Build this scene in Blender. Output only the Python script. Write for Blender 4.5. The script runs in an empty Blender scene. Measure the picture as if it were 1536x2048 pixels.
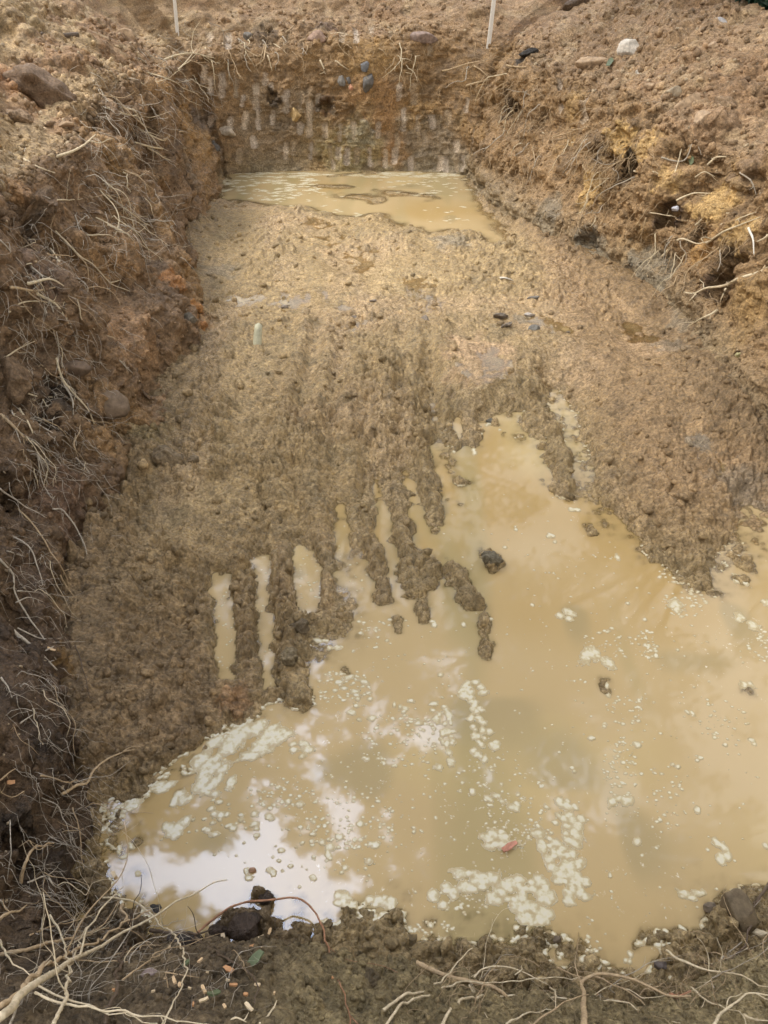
import bpy, math, random
import numpy as np
from mathutils import Vector, Matrix
from mathutils.bvhtree import BVHTree

# ------------------------------------------------------------------ camera
PITCH = math.radians(38.0); CAMZ = 3.0; FPX = 1540.0
sc = bpy.context.scene
cd = bpy.data.cameras.new("camera"); cam = bpy.data.objects.new("camera", cd)
sc.collection.objects.link(cam); sc.camera = cam
cam.location = (0, 0, CAMZ); cam.rotation_euler = (math.pi/2 - PITCH, 0, 0)
cd.sensor_fit = 'VERTICAL'; cd.sensor_height = 36.0; cd.lens = 36.0*FPX/2048.0
cd.clip_start = 0.05; cd.clip_end = 500

# ------------------------------------------------------------------ sky + sun
SUN_EL = math.radians(54); SUN_AZ = math.radians(-80)      # azimuth from +Y, negative = towards -X
sdir = Vector((math.sin(SUN_AZ)*math.cos(SUN_EL), math.cos(SUN_AZ)*math.cos(SUN_EL), math.sin(SUN_EL)))
w = bpy.data.worlds.new("World"); sc.world = w; w.use_nodes = True
nt = w.node_tree; nt.nodes.clear()
wo = nt.nodes.new('ShaderNodeOutputWorld'); bg = nt.nodes.new('ShaderNodeBackground')
sky = nt.nodes.new('ShaderNodeTexSky'); sky.sky_type = 'NISHITA'; sky.sun_disc = False
sky.sun_elevation = SUN_EL; sky.sun_rotation = SUN_AZ
sky.air_density = 1.0; sky.dust_density = 3.0
tc = nt.nodes.new('ShaderNodeTexCoord')
nz = nt.nodes.new('ShaderNodeTexNoise'); nz.inputs['Scale'].default_value = 2.2; nz.inputs['Detail'].default_value = 6
nt.links.new(tc.outputs['Generated'], nz.inputs['Vector'])
cr = nt.nodes.new('ShaderNodeValToRGB'); cr.color_ramp.elements[0].position = .3; cr.color_ramp.elements[1].position = .62
cr.color_ramp.elements[0].color = (.6, .6, .6, 1)
nt.links.new(nz.outputs['Fac'], cr.inputs['Fac'])
# thin bright cloud: brightest in the canopy gap the water mirrors, apart from the sun lamp
dt = nt.nodes.new('ShaderNodeVectorMath'); dt.operation = 'DOT_PRODUCT'
GA, GE = math.radians(-16), math.radians(64); dt.inputs[1].default_value = (math.sin(GA)*math.cos(GE), math.cos(GA)*math.cos(GE), math.sin(GE))
nt.links.new(tc.outputs['Generated'], dt.inputs[0])
mr = nt.nodes.new('ShaderNodeMapRange'); mr.inputs['From Min'].default_value = .90; mr.inputs['From Max'].default_value = 1.0
mr.inputs['To Min'].default_value = 7; mr.inputs['To Max'].default_value = 42; mr.interpolation_type = 'SMOOTHSTEP'
nt.links.new(dt.outputs['Value'], mr.inputs['Value'])
gm = nt.nodes.new('ShaderNodeMapRange'); gm.inputs['From Min'].default_value = .88; gm.inputs['From Max'].default_value = .96; nt.links.new(dt.outputs['Value'], gm.inputs['Value'])
gc = nt.nodes.new('ShaderNodeMix'); gc.data_type = 'RGBA'; gc.inputs['A'].default_value = (1.0, .975, .94, 1); gc.inputs['B'].default_value = (.76, .87, 1.14, 1); nt.links.new(gm.outputs['Result'], gc.inputs['Factor'])
cl = nt.nodes.new('ShaderNodeVectorMath'); cl.operation = 'SCALE'; nt.links.new(gc.outputs['Result'], cl.inputs[0])
nt.links.new(mr.outputs['Result'], cl.inputs['Scale'])
mx = nt.nodes.new('ShaderNodeMix'); mx.data_type = 'RGBA'
nt.links.new(cr.outputs['Color'], mx.inputs['Factor'])
nt.links.new(sky.outputs['Color'], mx.inputs['A']); nt.links.new(cl.outputs['Vector'], mx.inputs['B'])
nt.links.new(mx.outputs['Result'], bg.inputs['Color']); bg.inputs['Strength'].default_value = 0.12
nt.links.new(bg.outputs['Background'], wo.inputs['Surface'])
sl = bpy.data.lights.new("sun", 'SUN'); sl.energy = 2.5; sl.angle = math.radians(22); sl.color = (1, .96, .9)
so = bpy.data.objects.new("sun", sl); sc.collection.objects.link(so)
so.rotation_euler = sdir.to_track_quat('Z', 'Y').to_euler()
sc.view_settings.view_transform = 'Standard'; sc.view_settings.look = 'None'
sc.view_settings.exposure = 1.38; sc.view_settings.gamma = 1
sc.render.engine = 'CYCLES'
sc.cycles.max_bounces = 5; sc.cycles.diffuse_bounces = 3; sc.cycles.glossy_bounces = 3

random.seed(7); RS = np.random.RandomState(11)
f4 = np.float32

# ------------------------------------------------------------------ pixel helpers (photo pixels, 1536 x 2048)
SP, CP = math.sin(PITCH), math.cos(PITCH)
def ray(px, py):
    a = (px-768)/FPX; b = -(py-1024)/FPX
    return Vector((a, CP + b*SP, -SP + b*CP))
def onz(px, py, z=0.0):
    d = ray(px, py); k = (z-CAMZ)/d.z
    return (d.x*k, d.y*k)
def to_px(x, y, z):
    dz = z-CAMZ; dep = y*CP - dz*SP; up = y*SP + dz*CP
    return 768+FPX*x/dep, 1024-FPX*up/dep

# ------------------------------------------------------------------ noise
TB = RS.rand(64*64*64).astype(f4)*2-1
J1, J2, J3 = [RS.rand(64*64*64).astype(f4) for _ in range(3)]
def chunked(fn):
    def g(P, *a):
        P = np.asarray(P, f4)
        return np.concatenate([fn(P[i:i+120000], *a) for i in range(0, len(P), 120000)])
    return g
@chunked
def vn(P, f, seed=0):
    q = P*f4(f) + np.array([seed*7.31+100, seed*3.17+100, seed*5.77+100], f4)
    i = np.floor(q).astype(np.int32); r = q-i; r = r*r*(3-2*r); j = i+1
    i &= 63; j &= 63
    X = (i[:, 0] << 12, j[:, 0] << 12); Y = (i[:, 1] << 6, j[:, 1] << 6); Z = (i[:, 2], j[:, 2])
    rx, ry, rz = r.T
    def L(a, b): 
        t0 = TB[X[a]+Y[b]+Z[0]]; t1 = TB[X[a]+Y[b]+Z[1]]; return t0+(t1-t0)*rz
    a0 = L(0, 0); a0 += (L(0, 1)-a0)*ry
    a1 = L(1, 0); a1 += (L(1, 1)-a1)*ry
    return a0+(a1-a0)*rx
@chunked
def cells(P, f, seed=0):
    """distance to nearest jittered point (0 centre .. ~1) and a random number of that cell"""
    q = P*f4(f) + f4(50+seed*9.7); b = np.floor(q-.5).astype(np.int32)
    best = np.full(len(P), 9, f4); rid = np.zeros(len(P), f4)
    for ox in (0, 1):
        for oy in (0, 1):
            for oz in (0, 1):
                c = b + np.array([ox, oy, oz], np.int32); k = c & 63
                n = (k[:, 0] << 12)+(k[:, 1] << 6)+k[:, 2]
                d = (c[:, 0]+.15+.7*J1[n]-q[:, 0])**2+(c[:, 1]+.15+.7*J2[n]-q[:, 1])**2+(c[:, 2]+.15+.7*J3[n]-q[:, 2])**2
                m = d < best; best = np.where(m, d, best); rid = np.where(m, TB[n], rid)
    return np.stack([np.sqrt(best), rid], 1)
def fbm(P, f, oct=3, seed=0, gain=.5):
    s = 0; a = 1
    for o in range(oct):
        s = s+a*vn(P, f*2.03**o, seed+o*3); a *= gain
    return s
def ss(x, a=0., b=1.):
    t = np.clip((x-a)/(b-a), 0, 1); return t*t*(3-2*t)
def clods(P, size, seed=0, dens=.0):
    c = cells(P, 1/size, seed)
    k = np.clip((c[:, 1]+1-2*dens)/(2-2*dens), 0, 1) if dens else (c[:, 1]*.5+.5)
    return np.sqrt(np.clip(1-(c[:, 0]/.62)**2, 0, 1))*k

# ------------------------------------------------------------------ helpers for objects
C = sc.collection
def tag(o, label=None, cat=None, group=None, kind=None):
    if label: o['label'] = label
    if cat: o['category'] = cat
    if group: o['group'] = group
    if kind: o['kind'] = kind
    return o
def np_mesh(name, V, F, mat, attrs=None, smooth=True, parent=None):
    """V (n,3), F (m,k) int arrays"""
    me = bpy.data.meshes.new(name)
    V = np.ascontiguousarray(V, f4); F = np.ascontiguousarray(F, np.int32); n, k = F.shape
    me.vertices.add(len(V)); me.vertices.foreach_set('co', V.ravel())
    me.loops.add(n*k); me.loops.foreach_set('vertex_index', F.ravel())
    me.polygons.add(n); me.polygons.foreach_set('loop_start', np.arange(0, n*k, k, dtype=np.int32))
    try: me.polygons.foreach_set('loop_total', np.full(n, k, np.int32))
    except Exception: pass
    me.update(calc_edges=True)
    me.polygons.foreach_set('use_smooth', np.full(n, smooth, bool))
    for an, av in (attrs or {}).items():
        if av.ndim == 2:
            at = me.attributes.new(an, 'FLOAT_COLOR', 'POINT')
            at.data.foreach_set('color', np.concatenate([av, np.ones((len(av), 1))], 1).astype(f4).ravel())
        else:
            at = me.attributes.new(an, 'FLOAT', 'POINT'); at.data.foreach_set('value', av.astype(f4))
    if mat: me.materials.append(mat)
    o = bpy.data.objects.new(name, me); C.objects.link(o)
    if parent: o.parent = parent
    return o
def grid_faces(nr, nc):
    i = np.arange(nr*nc, dtype=np.int32).reshape(nr, nc)
    return np.stack([i[:-1, :-1], i[:-1, 1:], i[1:, 1:], i[1:, :-1]], -1).reshape(-1, 4)

# ------------------------------------------------------------------ materials
def new_mat(name):
    m = bpy.data.materials.new(name); m.use_nodes = True
    nt = m.node_tree; b = nt.nodes['Principled BSDF']; return m, nt, b
def N(nt, t, **k):
    n = nt.nodes.new(t)
    for a, v in k.items():
        if a in n.inputs: n.inputs[a].default_value = v
        else: setattr(n, a, v)
    return n
def mult(nt, A, B):
    m = nt.nodes.new('ShaderNodeMix'); m.data_type = 'RGBA'; m.blend_type = 'MULTIPLY'; m.inputs['Factor'].default_value = 1
    nt.links.new(A, m.inputs['A']); nt.links.new(B, m.inputs['B']); return m.outputs['Result']
def soil_mat():
    m, nt, b = new_mat('wet_soil'); L = nt.links.new
    at = N(nt, 'ShaderNodeAttribute'); at.attribute_name = 'Col'
    we = N(nt, 'ShaderNodeAttribute'); we.attribute_name = 'Wet'
    tc = N(nt, 'ShaderNodeTexCoord')
    n1 = N(nt, 'ShaderNodeTexNoise', Scale=55., Detail=8., Roughness=.7); L(tc.outputs['Object'], n1.inputs['Vector'])
    r1 = N(nt, 'ShaderNodeValToRGB'); r1.color_ramp.elements[0].position = .30; r1.color_ramp.elements[1].position = .72
    r1.color_ramp.elements[0].color = (.42, .40, .37, 1); r1.color_ramp.elements[1].color = (1.6, 1.58, 1.52, 1)
    L(n1.outputs['Fac'], r1.inputs['Fac'])
    v1 = N(nt, 'ShaderNodeTexVoronoi', Scale=85.); L(tc.outputs['Object'], v1.inputs['Vector'])
    r2 = N(nt, 'ShaderNodeValToRGB'); r2.color_ramp.elements[0].color = (.8, .78, .76, 1); r2.color_ramp.elements[1].color = (1.2, 1.2, 1.2, 1)
    sp = N(nt, 'ShaderNodeSeparateColor'); L(v1.outputs['Color'], sp.inputs['Color']); L(sp.outputs['Red'], r2.inputs['Fac'])
    L(mult(nt, mult(nt, at.outputs['Color'], r1.outputs['Color']), r2.outputs['Color']), b.inputs['Base Color'])
    n3 = N(nt, 'ShaderNodeTexNoise', Scale=30., Detail=4.); L(tc.outputs['Object'], n3.inputs['Vector'])
    ad = N(nt, 'ShaderNodeMath', operation='MULTIPLY_ADD'); ad.inputs[1].default_value = .5; L(n3.outputs['Fac'], ad.inputs[0]); L(we.outputs['Fac'], ad.inputs[2])
    mr = N(nt, 'ShaderNodeMapRange'); mr.inputs['From Min'].default_value = .2; mr.inputs['From Max'].default_value = 1.3
    mr.inputs['To Min'].default_value = .85; mr.inputs['To Max'].default_value = .18
    L(ad.outputs[0], mr.inputs['Value']); L(mr.outputs['Result'], b.inputs['Roughness'])
    b.inputs['Specular IOR Level'].default_value = .35
    b1 = N(nt, 'ShaderNodeBump', Strength=.9, Distance=.02); L(n1.outputs['Fac'], b1.inputs['Height'])
    v2 = N(nt, 'ShaderNodeTexVoronoi', Scale=120.); L(tc.outputs['Object'], v2.inputs['Vector'])
    iv = N(nt, 'ShaderNodeMath', operation='SUBTRACT'); iv.inputs[0].default_value = 1; L(v2.outputs['Distance'], iv.inputs[1])
    b2 = N(nt, 'ShaderNodeBump', Strength=.6, Distance=.005); L(iv.outputs[0], b2.inputs['Height']); L(b1.outputs['Normal'], b2.inputs['Normal'])
    L(b2.outputs['Normal'], b.inputs['Normal'])
    return m
SOIL = soil_mat()
def plain(name, col, rough=.7, noise=12., amp=.5, bump=.3, bdist=.004, spec=.3, stretch=None, col2=None):
    m, nt, b = new_mat(name); L = nt.links.new
    tc = N(nt, 'ShaderNodeTexCoord'); mp = N(nt, 'ShaderNodeMapping'); L(tc.outputs['Object'], mp.inputs['Vector'])
    if stretch: mp.inputs['Scale'].default_value = stretch
    n1 = N(nt, 'ShaderNodeTexNoise', Scale=noise, Detail=7., Roughness=.65); L(mp.outputs['Vector'], n1.inputs['Vector'])
    r = N(nt, 'ShaderNodeValToRGB'); r.color_ramp.elements[0].position = .3; r.color_ramp.elements[1].position = .7
    c2 = col2 or tuple(min(1, c*(1+amp)) for c in col)
    r.color_ramp.elements[0].color = (*[c*(1-amp*.7) for c in col], 1); r.color_ramp.elements[1].color = (*c2, 1)
    L(n1.outputs['Fac'], r.inputs['Fac']); L(r.outputs['Color'], b.inputs['Base Color'])
    b.inputs['Roughness'].default_value = rough; b.inputs['Specular IOR Level'].default_value = spec
    bp = N(nt, 'ShaderNodeBump', Strength=bump, Distance=bdist); L(n1.outputs['Fac'], bp.inputs['Height']); L(bp.outputs['Normal'], b.inputs['Normal'])
    return m

# ------------------------------------------------------------------ pit outline: foot x, foot y, foot z, rim offset, rim height, spoil kind weights
# kinds: 0 left, 1 back, 2 right, 3 near
OUT = [(-1.12, 1.22, 0, .50, 1.15, 0), (-1.24, 1.80, 0, .55, 1.35, 0), (-1.45, 2.55, .02, .60, 1.5, 0), (-1.60, 3.45, .08, .76, 1.55, 0),
       (-1.42, 4.30, .12, 1.0, 1.55, 0), (-1.36, 5.20, .14, 1.04, 1.55, 0), (-1.55, 6.20, .15, .8, 1.55, 0), (-1.92, 7.4, .15, .50, 1.58, 0), (-2.04, 8.6, .12, .42, 1.58, 0),
       (-2.12, 9.9, .1, .36, 1.56, 0), (-2.26, 11.1, .1, .3, 1.56, 0.4), (-1.8, 11.42, .1, .36, 1.56, 1), (-1.0, 11.46, .1, .46, 1.58, 1), (0, 11.44, .1, .5, 1.58, 1), (.7, 11.42, .1, .46, 1.58, 1),
       (1.14, 11.2, .1, .34, 1.56, 1.5), (1.22, 10.5, .1, .42, 1.54, 2), (1.40, 9.6, .12, .5, 1.52, 2), (1.74, 8.5, .15, .5, 1.45, 2), (2.05, 7.5, .18, .5, 1.4, 2), (2.32, 6.75, .2, .62, 1.36, 2),
       (2.42, 5.9, .18, .85, 1.32, 2), (2.42, 4.9, .12, 1.1, 1.3, 2), (2.62, 4.1, .08, 1.1, 1.3, 2), (3.4, 3.2, .03, .7, 1.3, 2), (4.0, 2.4, 0, .6, 1.3, 2), (4.1, 1.6, 0, .6, 1.2, 2.5),
       (3.2, 1.12, 0, .6, .95, 3), (2.3, 1.2, 0, .6, .85, 3), (1.6, 1.33, 0, .6, .8, 3), (.95, 1.08, 0, .5, .75, 3), (.2, 1.15, 0, .5, .78, 3), (-.4, 1.22, 0, .5, .85, 3), (-.88, 1.16, 0, .5, 1.0, 3)]
OA = np.array(OUT, float); NO = len(OA)
def cyc(A, u):
    i = np.floor(u).astype(int); t = (u-i)[:, None]
    p0, p1, p2, p3 = [A[(i+k) % NO] for k in (-1, 0, 1, 2)]
    return .5*((2*p1)+(-p0+p2)*t+(2*p0-5*p1+4*p2-p3)*t*t+(-p0+3*p1-3*p2+p3)*t**3)
OA[:, 5] = np.where(OA[:, 5] > 3.2, 3, OA[:, 5])
uu = np.linspace(0, NO, 8000, endpoint=False); fine = cyc(OA, uu)
kindlin = np.interp(uu, np.arange(NO+1), np.append(OA[:, 5], 4))      # 4 is the left side again
pd = np.diff(np.vstack([fine[:, :2], fine[:1, :2]]), axis=0); seg = np.hypot(*pd.T)
tn = pd/seg[:, None]; nrm = np.stack([-tn[:, 1], tn[:, 0]], 1)
if np.dot(nrm[2000], fine[2000, :2]-np.array([.4, 6])) < 0: nrm = -nrm
kw = 241; ker = np.hanning(kw); ker /= ker.sum()
for _ in range(2):
    nrm = np.stack([np.convolve(np.concatenate([nrm[-kw//2:, c], nrm[:, c], nrm[:kw//2, c]]), ker, 'same')[kw//2+1:kw//2+1+len(nrm)] for c in (0, 1)], 1)
nrm /= np.linalg.norm(nrm, axis=1)[:, None]
# adaptive samples along s
dens = 1/np.clip(np.hypot(fine[:, 0], np.hypot(fine[:, 1], 2.0))/FPX*2*1.25, .0035, .02)
dens = np.where((fine[:, 0] > 3.0) & (fine[:, 1] < 3.6), dens*.25, dens)
cum = np.concatenate([[0], np.cumsum(seg*dens)]); NS = int(cum[-1])
us = np.interp(np.linspace(0, cum[-1], NS+1), cum, np.append(uu, NO))[:-1]
sv = cyc(OA, us); sk = np.interp(us, uu, kindlin)
sn = np.stack([np.interp(us, uu, nrm[:, c]) for c in (0, 1)], 1); sn /= np.linalg.norm(sn, axis=1)[:, None]

# profile control points per s: (d, z)
W = lambda c: np.clip(1-np.abs(sk-c), 0, 1)
wl, wb, wr, wn = W(0)+W(4), W(1), W(2), W(3)
wt = wl+wb+wr+wn; wl, wb, wr, wn = [a/wt for a in (wl, wb, wr, wn)]
R_, H_, Z0 = sv[:, 3], sv[:, 4], sv[:, 2]
spn = np.concatenate([sv[:, :2], np.zeros((len(sv), 1))], 1).astype(f4)
H_ = H_+fbm(spn, 1.1, 3, 401)*.09; R_ = R_*(1+.22*fbm(spn, 1.3, 3, 402))
h = H_-Z0
mid = wl*.62+wb*.5+wr*.52+wn*.5          # how far out the middle of the wall leans
D = [R_*0-.22, R_*0-.02, R_*.5*(mid/.5)*.36, R_*mid*1.02, R_*.96, R_+.22, R_+.8, R_+1.7, R_+3.2, R_+5.5, R_+10, R_+60]
sp = lambda l, b, r, n: wl*l+wb*b+wr*r+wn*n
Zc = [Z0-.3, Z0-.02, Z0+.26*h, Z0+.62*h, Z0+.97*h, H_+sp(.10, .14, .08, .10), H_+sp(.42, .52, .34, .25), H_+sp(.95, 1.1, .72, .35), H_+sp(1.5, 1.75, 1.25, .4), H_+sp(1.7, 2.1, 1.7, .4), H_+sp(1.6, 2.2, 1.9, .4), H_*0+2.2]
D = np.stack(D, 1); Zc = np.stack(Zc, 1); K = D.shape[1]
rows = [(0, 1, 14), (1, 2, 90), (2, 3, 130), (3, 4, 110), (4, 5, 60), (5, 6, 55), (6, 7, 55), (7, 8, 50), (8, 9, 35), (9, 10, 14), (10, 11, 8)]
wk = np.concatenate([np.linspace(a, b, n, endpoint=False) for a, b, n in rows]+[[K-1.0]])
def prof(A):
    i = np.clip(np.floor(wk).astype(int), 0, K-2); t = wk-i
    g = lambda k: A[:, np.clip(i+k, 0, K-1)]
    p0, p1, p2, p3 = g(-1), g(0), g(1), g(2)
    m1 = (p2-p0)*.5; m2 = (p3-p1)*.5
    lim = 1.5*np.abs(p2-p1); m1 = np.clip(m1, -lim, lim); m2 = np.clip(m2, -lim, lim)
    return p1*(2*t**3-3*t**2+1)+m1*(t**3-2*t**2+t)+p2*(-2*t**3+3*t**2)+m2*(t**3-t**2)
DD, ZZ = prof(D), prof(Zc)
rad = sv[:, :2]-np.array([.5, 6.]); rad /= np.linalg.norm(rad, axis=1)[:, None]
bl = ss(DD, 1.5, 9)[:, :, None]
dirs = sn[:, None]*(1-bl)+rad[:, None]*bl; dirs /= np.linalg.norm(dirs, axis=2)[:, :, None]
RG = np.zeros(DD.shape+(3,), f4); RG[..., :2] = sv[:, None, :2]+dirs*DD[..., None]; RG[..., 2] = ZZ
RG = np.concatenate([RG, RG[:1]], 0)     # close the ring
NSR, NW = RG.shape[:2]
per = lambda a: np.concatenate([a, a[:1]])
skr = per(sk); wlr, wbr, wrr, wnr = per(wl), per(wb), per(wr), per(wn)

def normals(G, wrap=False):
    du = np.gradient(G, axis=0); dv = np.gradient(G, axis=1)
    if wrap: e = G[1]-G[-2]; du[0] = e; du[-1] = e
    n = np.cross(dv, du); n /= np.linalg.norm(n, axis=2)[..., None]+1e-9
    return n
RN = normals(RG, True)
if RN[NSR//2, -8, 2] < 0: RN = -RN
Pf = RG.reshape(-1, 3)
wallm = (np.broadcast_to(1-ss(wk, 4.2, 5.2), (NSR, NW))).reshape(-1)
basem = np.broadcast_to(ss(wk, .9, 1.6), (NSR, NW)).reshape(-1)
WL = np.repeat(wlr, NW); WB = np.repeat(wbr, NW); WR = np.repeat(wrr, NW); WN = np.repeat(wnr, NW)
WK = np.tile(wk, NSR)
farm = ss(WK, 9, 11)
big = fbm(Pf*np.array([1, 1, .8], f4), 1.1, 3, 1)*(.10+.05*WL)*(.4+.6*basem)
strat = vn(Pf*np.array([.5, .5, 2.2], f4), 3.2, 9)          # horizontal ledges and hollows of the cut
med = (1-np.abs(fbm(Pf, 4.0, 3, 5))*1.6)*.055
disp = big + (strat*.06*(WL+1.1*WR+.5*WB)-ss(vn(Pf, 2.6, 77), .25, .7)*.14*(WL+WR)*ss(WK, 2, 3)+med*(.5+.6*WL+.5*WR))*wallm*(.4+.6*basem) + (1-wallm)*(vn(Pf, .55, 4)*.18+fbm(Pf, 3., 3, 8)*.05)*(1-.3*WN)
disp *= np.where(WB > .5, .75, 1)*(1-WN*.45)
disp += (ss(vn(Pf, 1.5, 88), .0, .5)*.16*ss(WK, 2.6, 3.8)*(1-ss(WK, 4.4, 5.2))-.04)*WR*wallm
disp += farm*vn(Pf, .12, 3)*.8
RG2 = RG + RN*disp.reshape(NSR, NW, 1).astype(f4)

# coarse surface for placing things
FL = {}   # filled by floor
def coarse(G, a, b):
    g = G[::a, ::b]; return g.reshape(-1, 3), grid_faces(*g.shape[:2])

# ------------------------------------------------------------------ floor
LX0, LX1, LY0, LY1, LS = -3.2, 5.2, .3, 12.8, .02
lx = np.arange(LX0, LX1, LS); ly = np.arange(LY0, LY1, LS)
LXX, LYY = np.meshgrid(lx, ly); LP = np.stack([LXX.ravel(), LYY.ravel()], 1)
def poly_px(pts, z=0.): return np.array([onz(x, y, z) for x, y in pts])
def sdpoly(P, poly):
    lo = poly.min(0)-.6; hi = poly.max(0)+.6
    m = ((P > lo) & (P < hi)).all(1); out = np.full(len(P), .6); Q = P[m]
    d = np.full(len(Q), 9.); ins = np.zeros(len(Q), bool)
    for a, b in zip(poly, np.roll(poly, -1, 0)):
        e = b-a; v = Q-a; t = np.clip((v@e)/(e@e+1e-12), 0, 1); r = v-t[:, None]*e; d = np.minimum(d, (r*r).sum(1))
        c = ((a[1] > Q[:, 1]) != (b[1] > Q[:, 1])) & (Q[:, 0] < (b[0]-a[0])*(Q[:, 1]-a[1])/(b[1]-a[1]+1e-12)+a[0]); ins ^= c
    d = np.sqrt(d); out[m] = np.where(ins, -d, d); return out
def sdline(P, pts):
    d = np.full(len(P), 9.)
    for a, b in zip(pts[:-1], pts[1:]):
        e = b-a; v = P-a; t = np.clip((v@e)/(e@e+1e-12), 0, 1); r = v-t[:, None]*e; d = np.minimum(d, (r*r).sum(1))
    return np.sqrt(d)
W1 = [(205, 1600), (270, 1562), (340, 1536), (400, 1500), (440, 1452), (490, 1445), (530, 1402), (600, 1408), (622, 1330), (632, 1262), (690, 1262), (672, 1200), (672, 1075),
      (690, 1010), (740, 985), (760, 955), (850, 930), (885, 870), (872, 770), (905, 768), (930, 785), (1000, 790), (1040, 788), (1060, 870), (1118, 875), (1108, 782), (1150, 830), (1172, 900),
      (1182, 980), (1225, 1030), (1275, 1072), (1330, 1115), (1405, 1160), (1432, 1120), (1465, 1085), (1480, 1040), (1462, 990), (1536, 1010), (1900, 1050), (2500, 1300), (2900, 1750), (2500, 1990), (1850, 1900), (1536, 1765), (1440, 1795), (1400, 1850), (1330, 1900),
      (1240, 1932), (1130, 1915), (1000, 1885), (900, 1880), (830, 1872), (790, 1822), (700, 1832), (640, 1850), (520, 1850), (440, 1872), (340, 1862), (290, 1830), (225, 1780), (200, 1700)]
CH = [[(425, 1150), (455, 1150), (462, 1240), (470, 1360), (440, 1360), (430, 1250)], [(512, 1110), (540, 1110), (540, 1250), (552, 1370), (530, 1375), (510, 1250)], [(590, 1095), (630, 1100), (640, 1220), (600, 1235), (590, 1160)]]
sd = sdpoly(LP, poly_px(W1))
chs = [sdpoly(LP, poly_px(c)) for c in CH]
for c in chs: sd = np.minimum(sd, c)
P3 = np.concatenate([LP, np.zeros((len(LP), 1))], 1).astype(f4)
sdn = sd+fbm(P3, 6, 3, 21)*.035
# distance to pit foot
foot = fine[::40, :2]; 
fd = -sdpoly(LP, foot); fd = np.where(sdpoly(LP, foot) >= .6, -.6, fd)
X, Y = LP.T
land = .04+.15*ss(Y, 2.4, 6.0)-.05*ss(Y, 8.6, 10)
Hf = np.where(sdn > 0, land*ss(sdn, 0, .5)+.035*ss(sdn, 0, .07), -.006-.014*(Y < 2.6)-.062*ss(-sdn, 0, .4))
Hf += .10*np.exp(-np.clip(fd, 0, 9)/.22)*ss(Y, 1.5, 2.2)*np.where(X < 0, 1.0, .6)*np.where(Y > 9, .3, 1)
Hf += .03*fbm(P3, 1.6, 3, 31)*ss(sdn, .05, .3)
RIDG = [([(480, 1110), (488, 1250), (498, 1400)], .085, .07), ([(565, 1100), (572, 1280), (592, 1395)], .095, .08), ([(650, 1060), (650, 1160), (656, 1250)], .06, .055), ([(640, 1225), (690, 1232)], .04, .03),
        ([(735, 950), (742, 1060), (765, 1175)], .06, .06), ([(795, 940), (812, 1080), (842, 1180)], .075, .065), ([(842, 1130), (842, 1170)], .11, .08), ([(905, 1135), (925, 1170), (942, 1205)], .07, .07),
        ([(850, 920), (880, 1030)], .09, .06), ([(968, 1235), (972, 1310)], .045, .035), ([(975, 1110), (992, 1125)], .055, .055), ([(845, 1215), (848, 1240)], .04, .035), ([(795, 1240), (797, 1262)], .035, .03),
        ([(930, 775), (940, 880)], .08, .05), ([(1065, 790), (1075, 870)], .15, .06), ([(1105, 860), (1135, 990)], .085, .07), ([(978, 842), (992, 848)], .045, .05), ([(912, 885), (917, 895)], .04, .04),
        ([(925, 965), (945, 965)], .04, .02), ([(765, 1180), (766, 1200)], .05, .035), ([(1175, 1050), (1185, 1065)], .04, .03), ([(1205, 1360), (1212, 1385)], .03, .018), ([(695, 1830), (780, 1840)], .05, .03),
        ([(515, 1792), (540, 1800)], .03, .05), ([(470, 1850), (510, 1850)], .06, .09), ([(1065, 1880), (1150, 1900)], .07, .02), ([(1290, 1870), (1400, 1880)], .05, .02), ([(1490, 1375), (1497, 1380)], .03, .012), ([(1480, 1155), (1484, 1160)], .04, .015), ([(1450, 1100), (1490, 1130)], .06, .03),
        ([(1300, 1100), (1330, 1125)], .06, .05), ([(1400, 1140), (1408, 1168)], .05, .05), ([(690, 1340), (700, 1350)], .02, .0)]
for pts, hw, hh in RIDG:
    d = sdline(LP, poly_px(pts)); d = d*np.clip(1+.4*fbm(P3, 7, 3, 44+int(pts[0][0]) % 7)+.35*fbm(P3, 16, 2, 49), .45, 3); hh = hh*(1+.5*vn(P3, 8, 3))
    Hf = np.where(d < hw*2.6, np.maximum(Hf, (hh*.8+.026)*(1-np.clip(d/hw, 0, 1)**2)-.026-.03*np.clip(d/hw-1, 0, 2)), Hf)
for c in chs:
    c2 = c-.012+fbm(P3, 9, 3, 23)*.03; Hf = np.where(c2 < 0, np.minimum(Hf, -.012-.05*ss(-c2, 0, .05)), Hf)
# bucket furrows, drawn towards the camera
fm = ss(Y, 3.2, 3.8)*(1-ss(Y, 6.0, 7.2))*ss(X, -.95, -.6)*(1-ss(X, .55, .8))
Hf += fm*.026*(1+.9*vn(P3, 1.7, 88))*np.sin((X+.05*np.sin(Y*1.7)+.03*(Y-4))*2*math.pi/.235)
fm2 = ss(Y, 2.4, 2.8)*(1-ss(Y, 3.9, 4.4))*ss(X, -1.6, -1.3)*(1-ss(X, -.55, -.3))
Hf += fm2*.014*np.sin(X*2*math.pi/.25)
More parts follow.
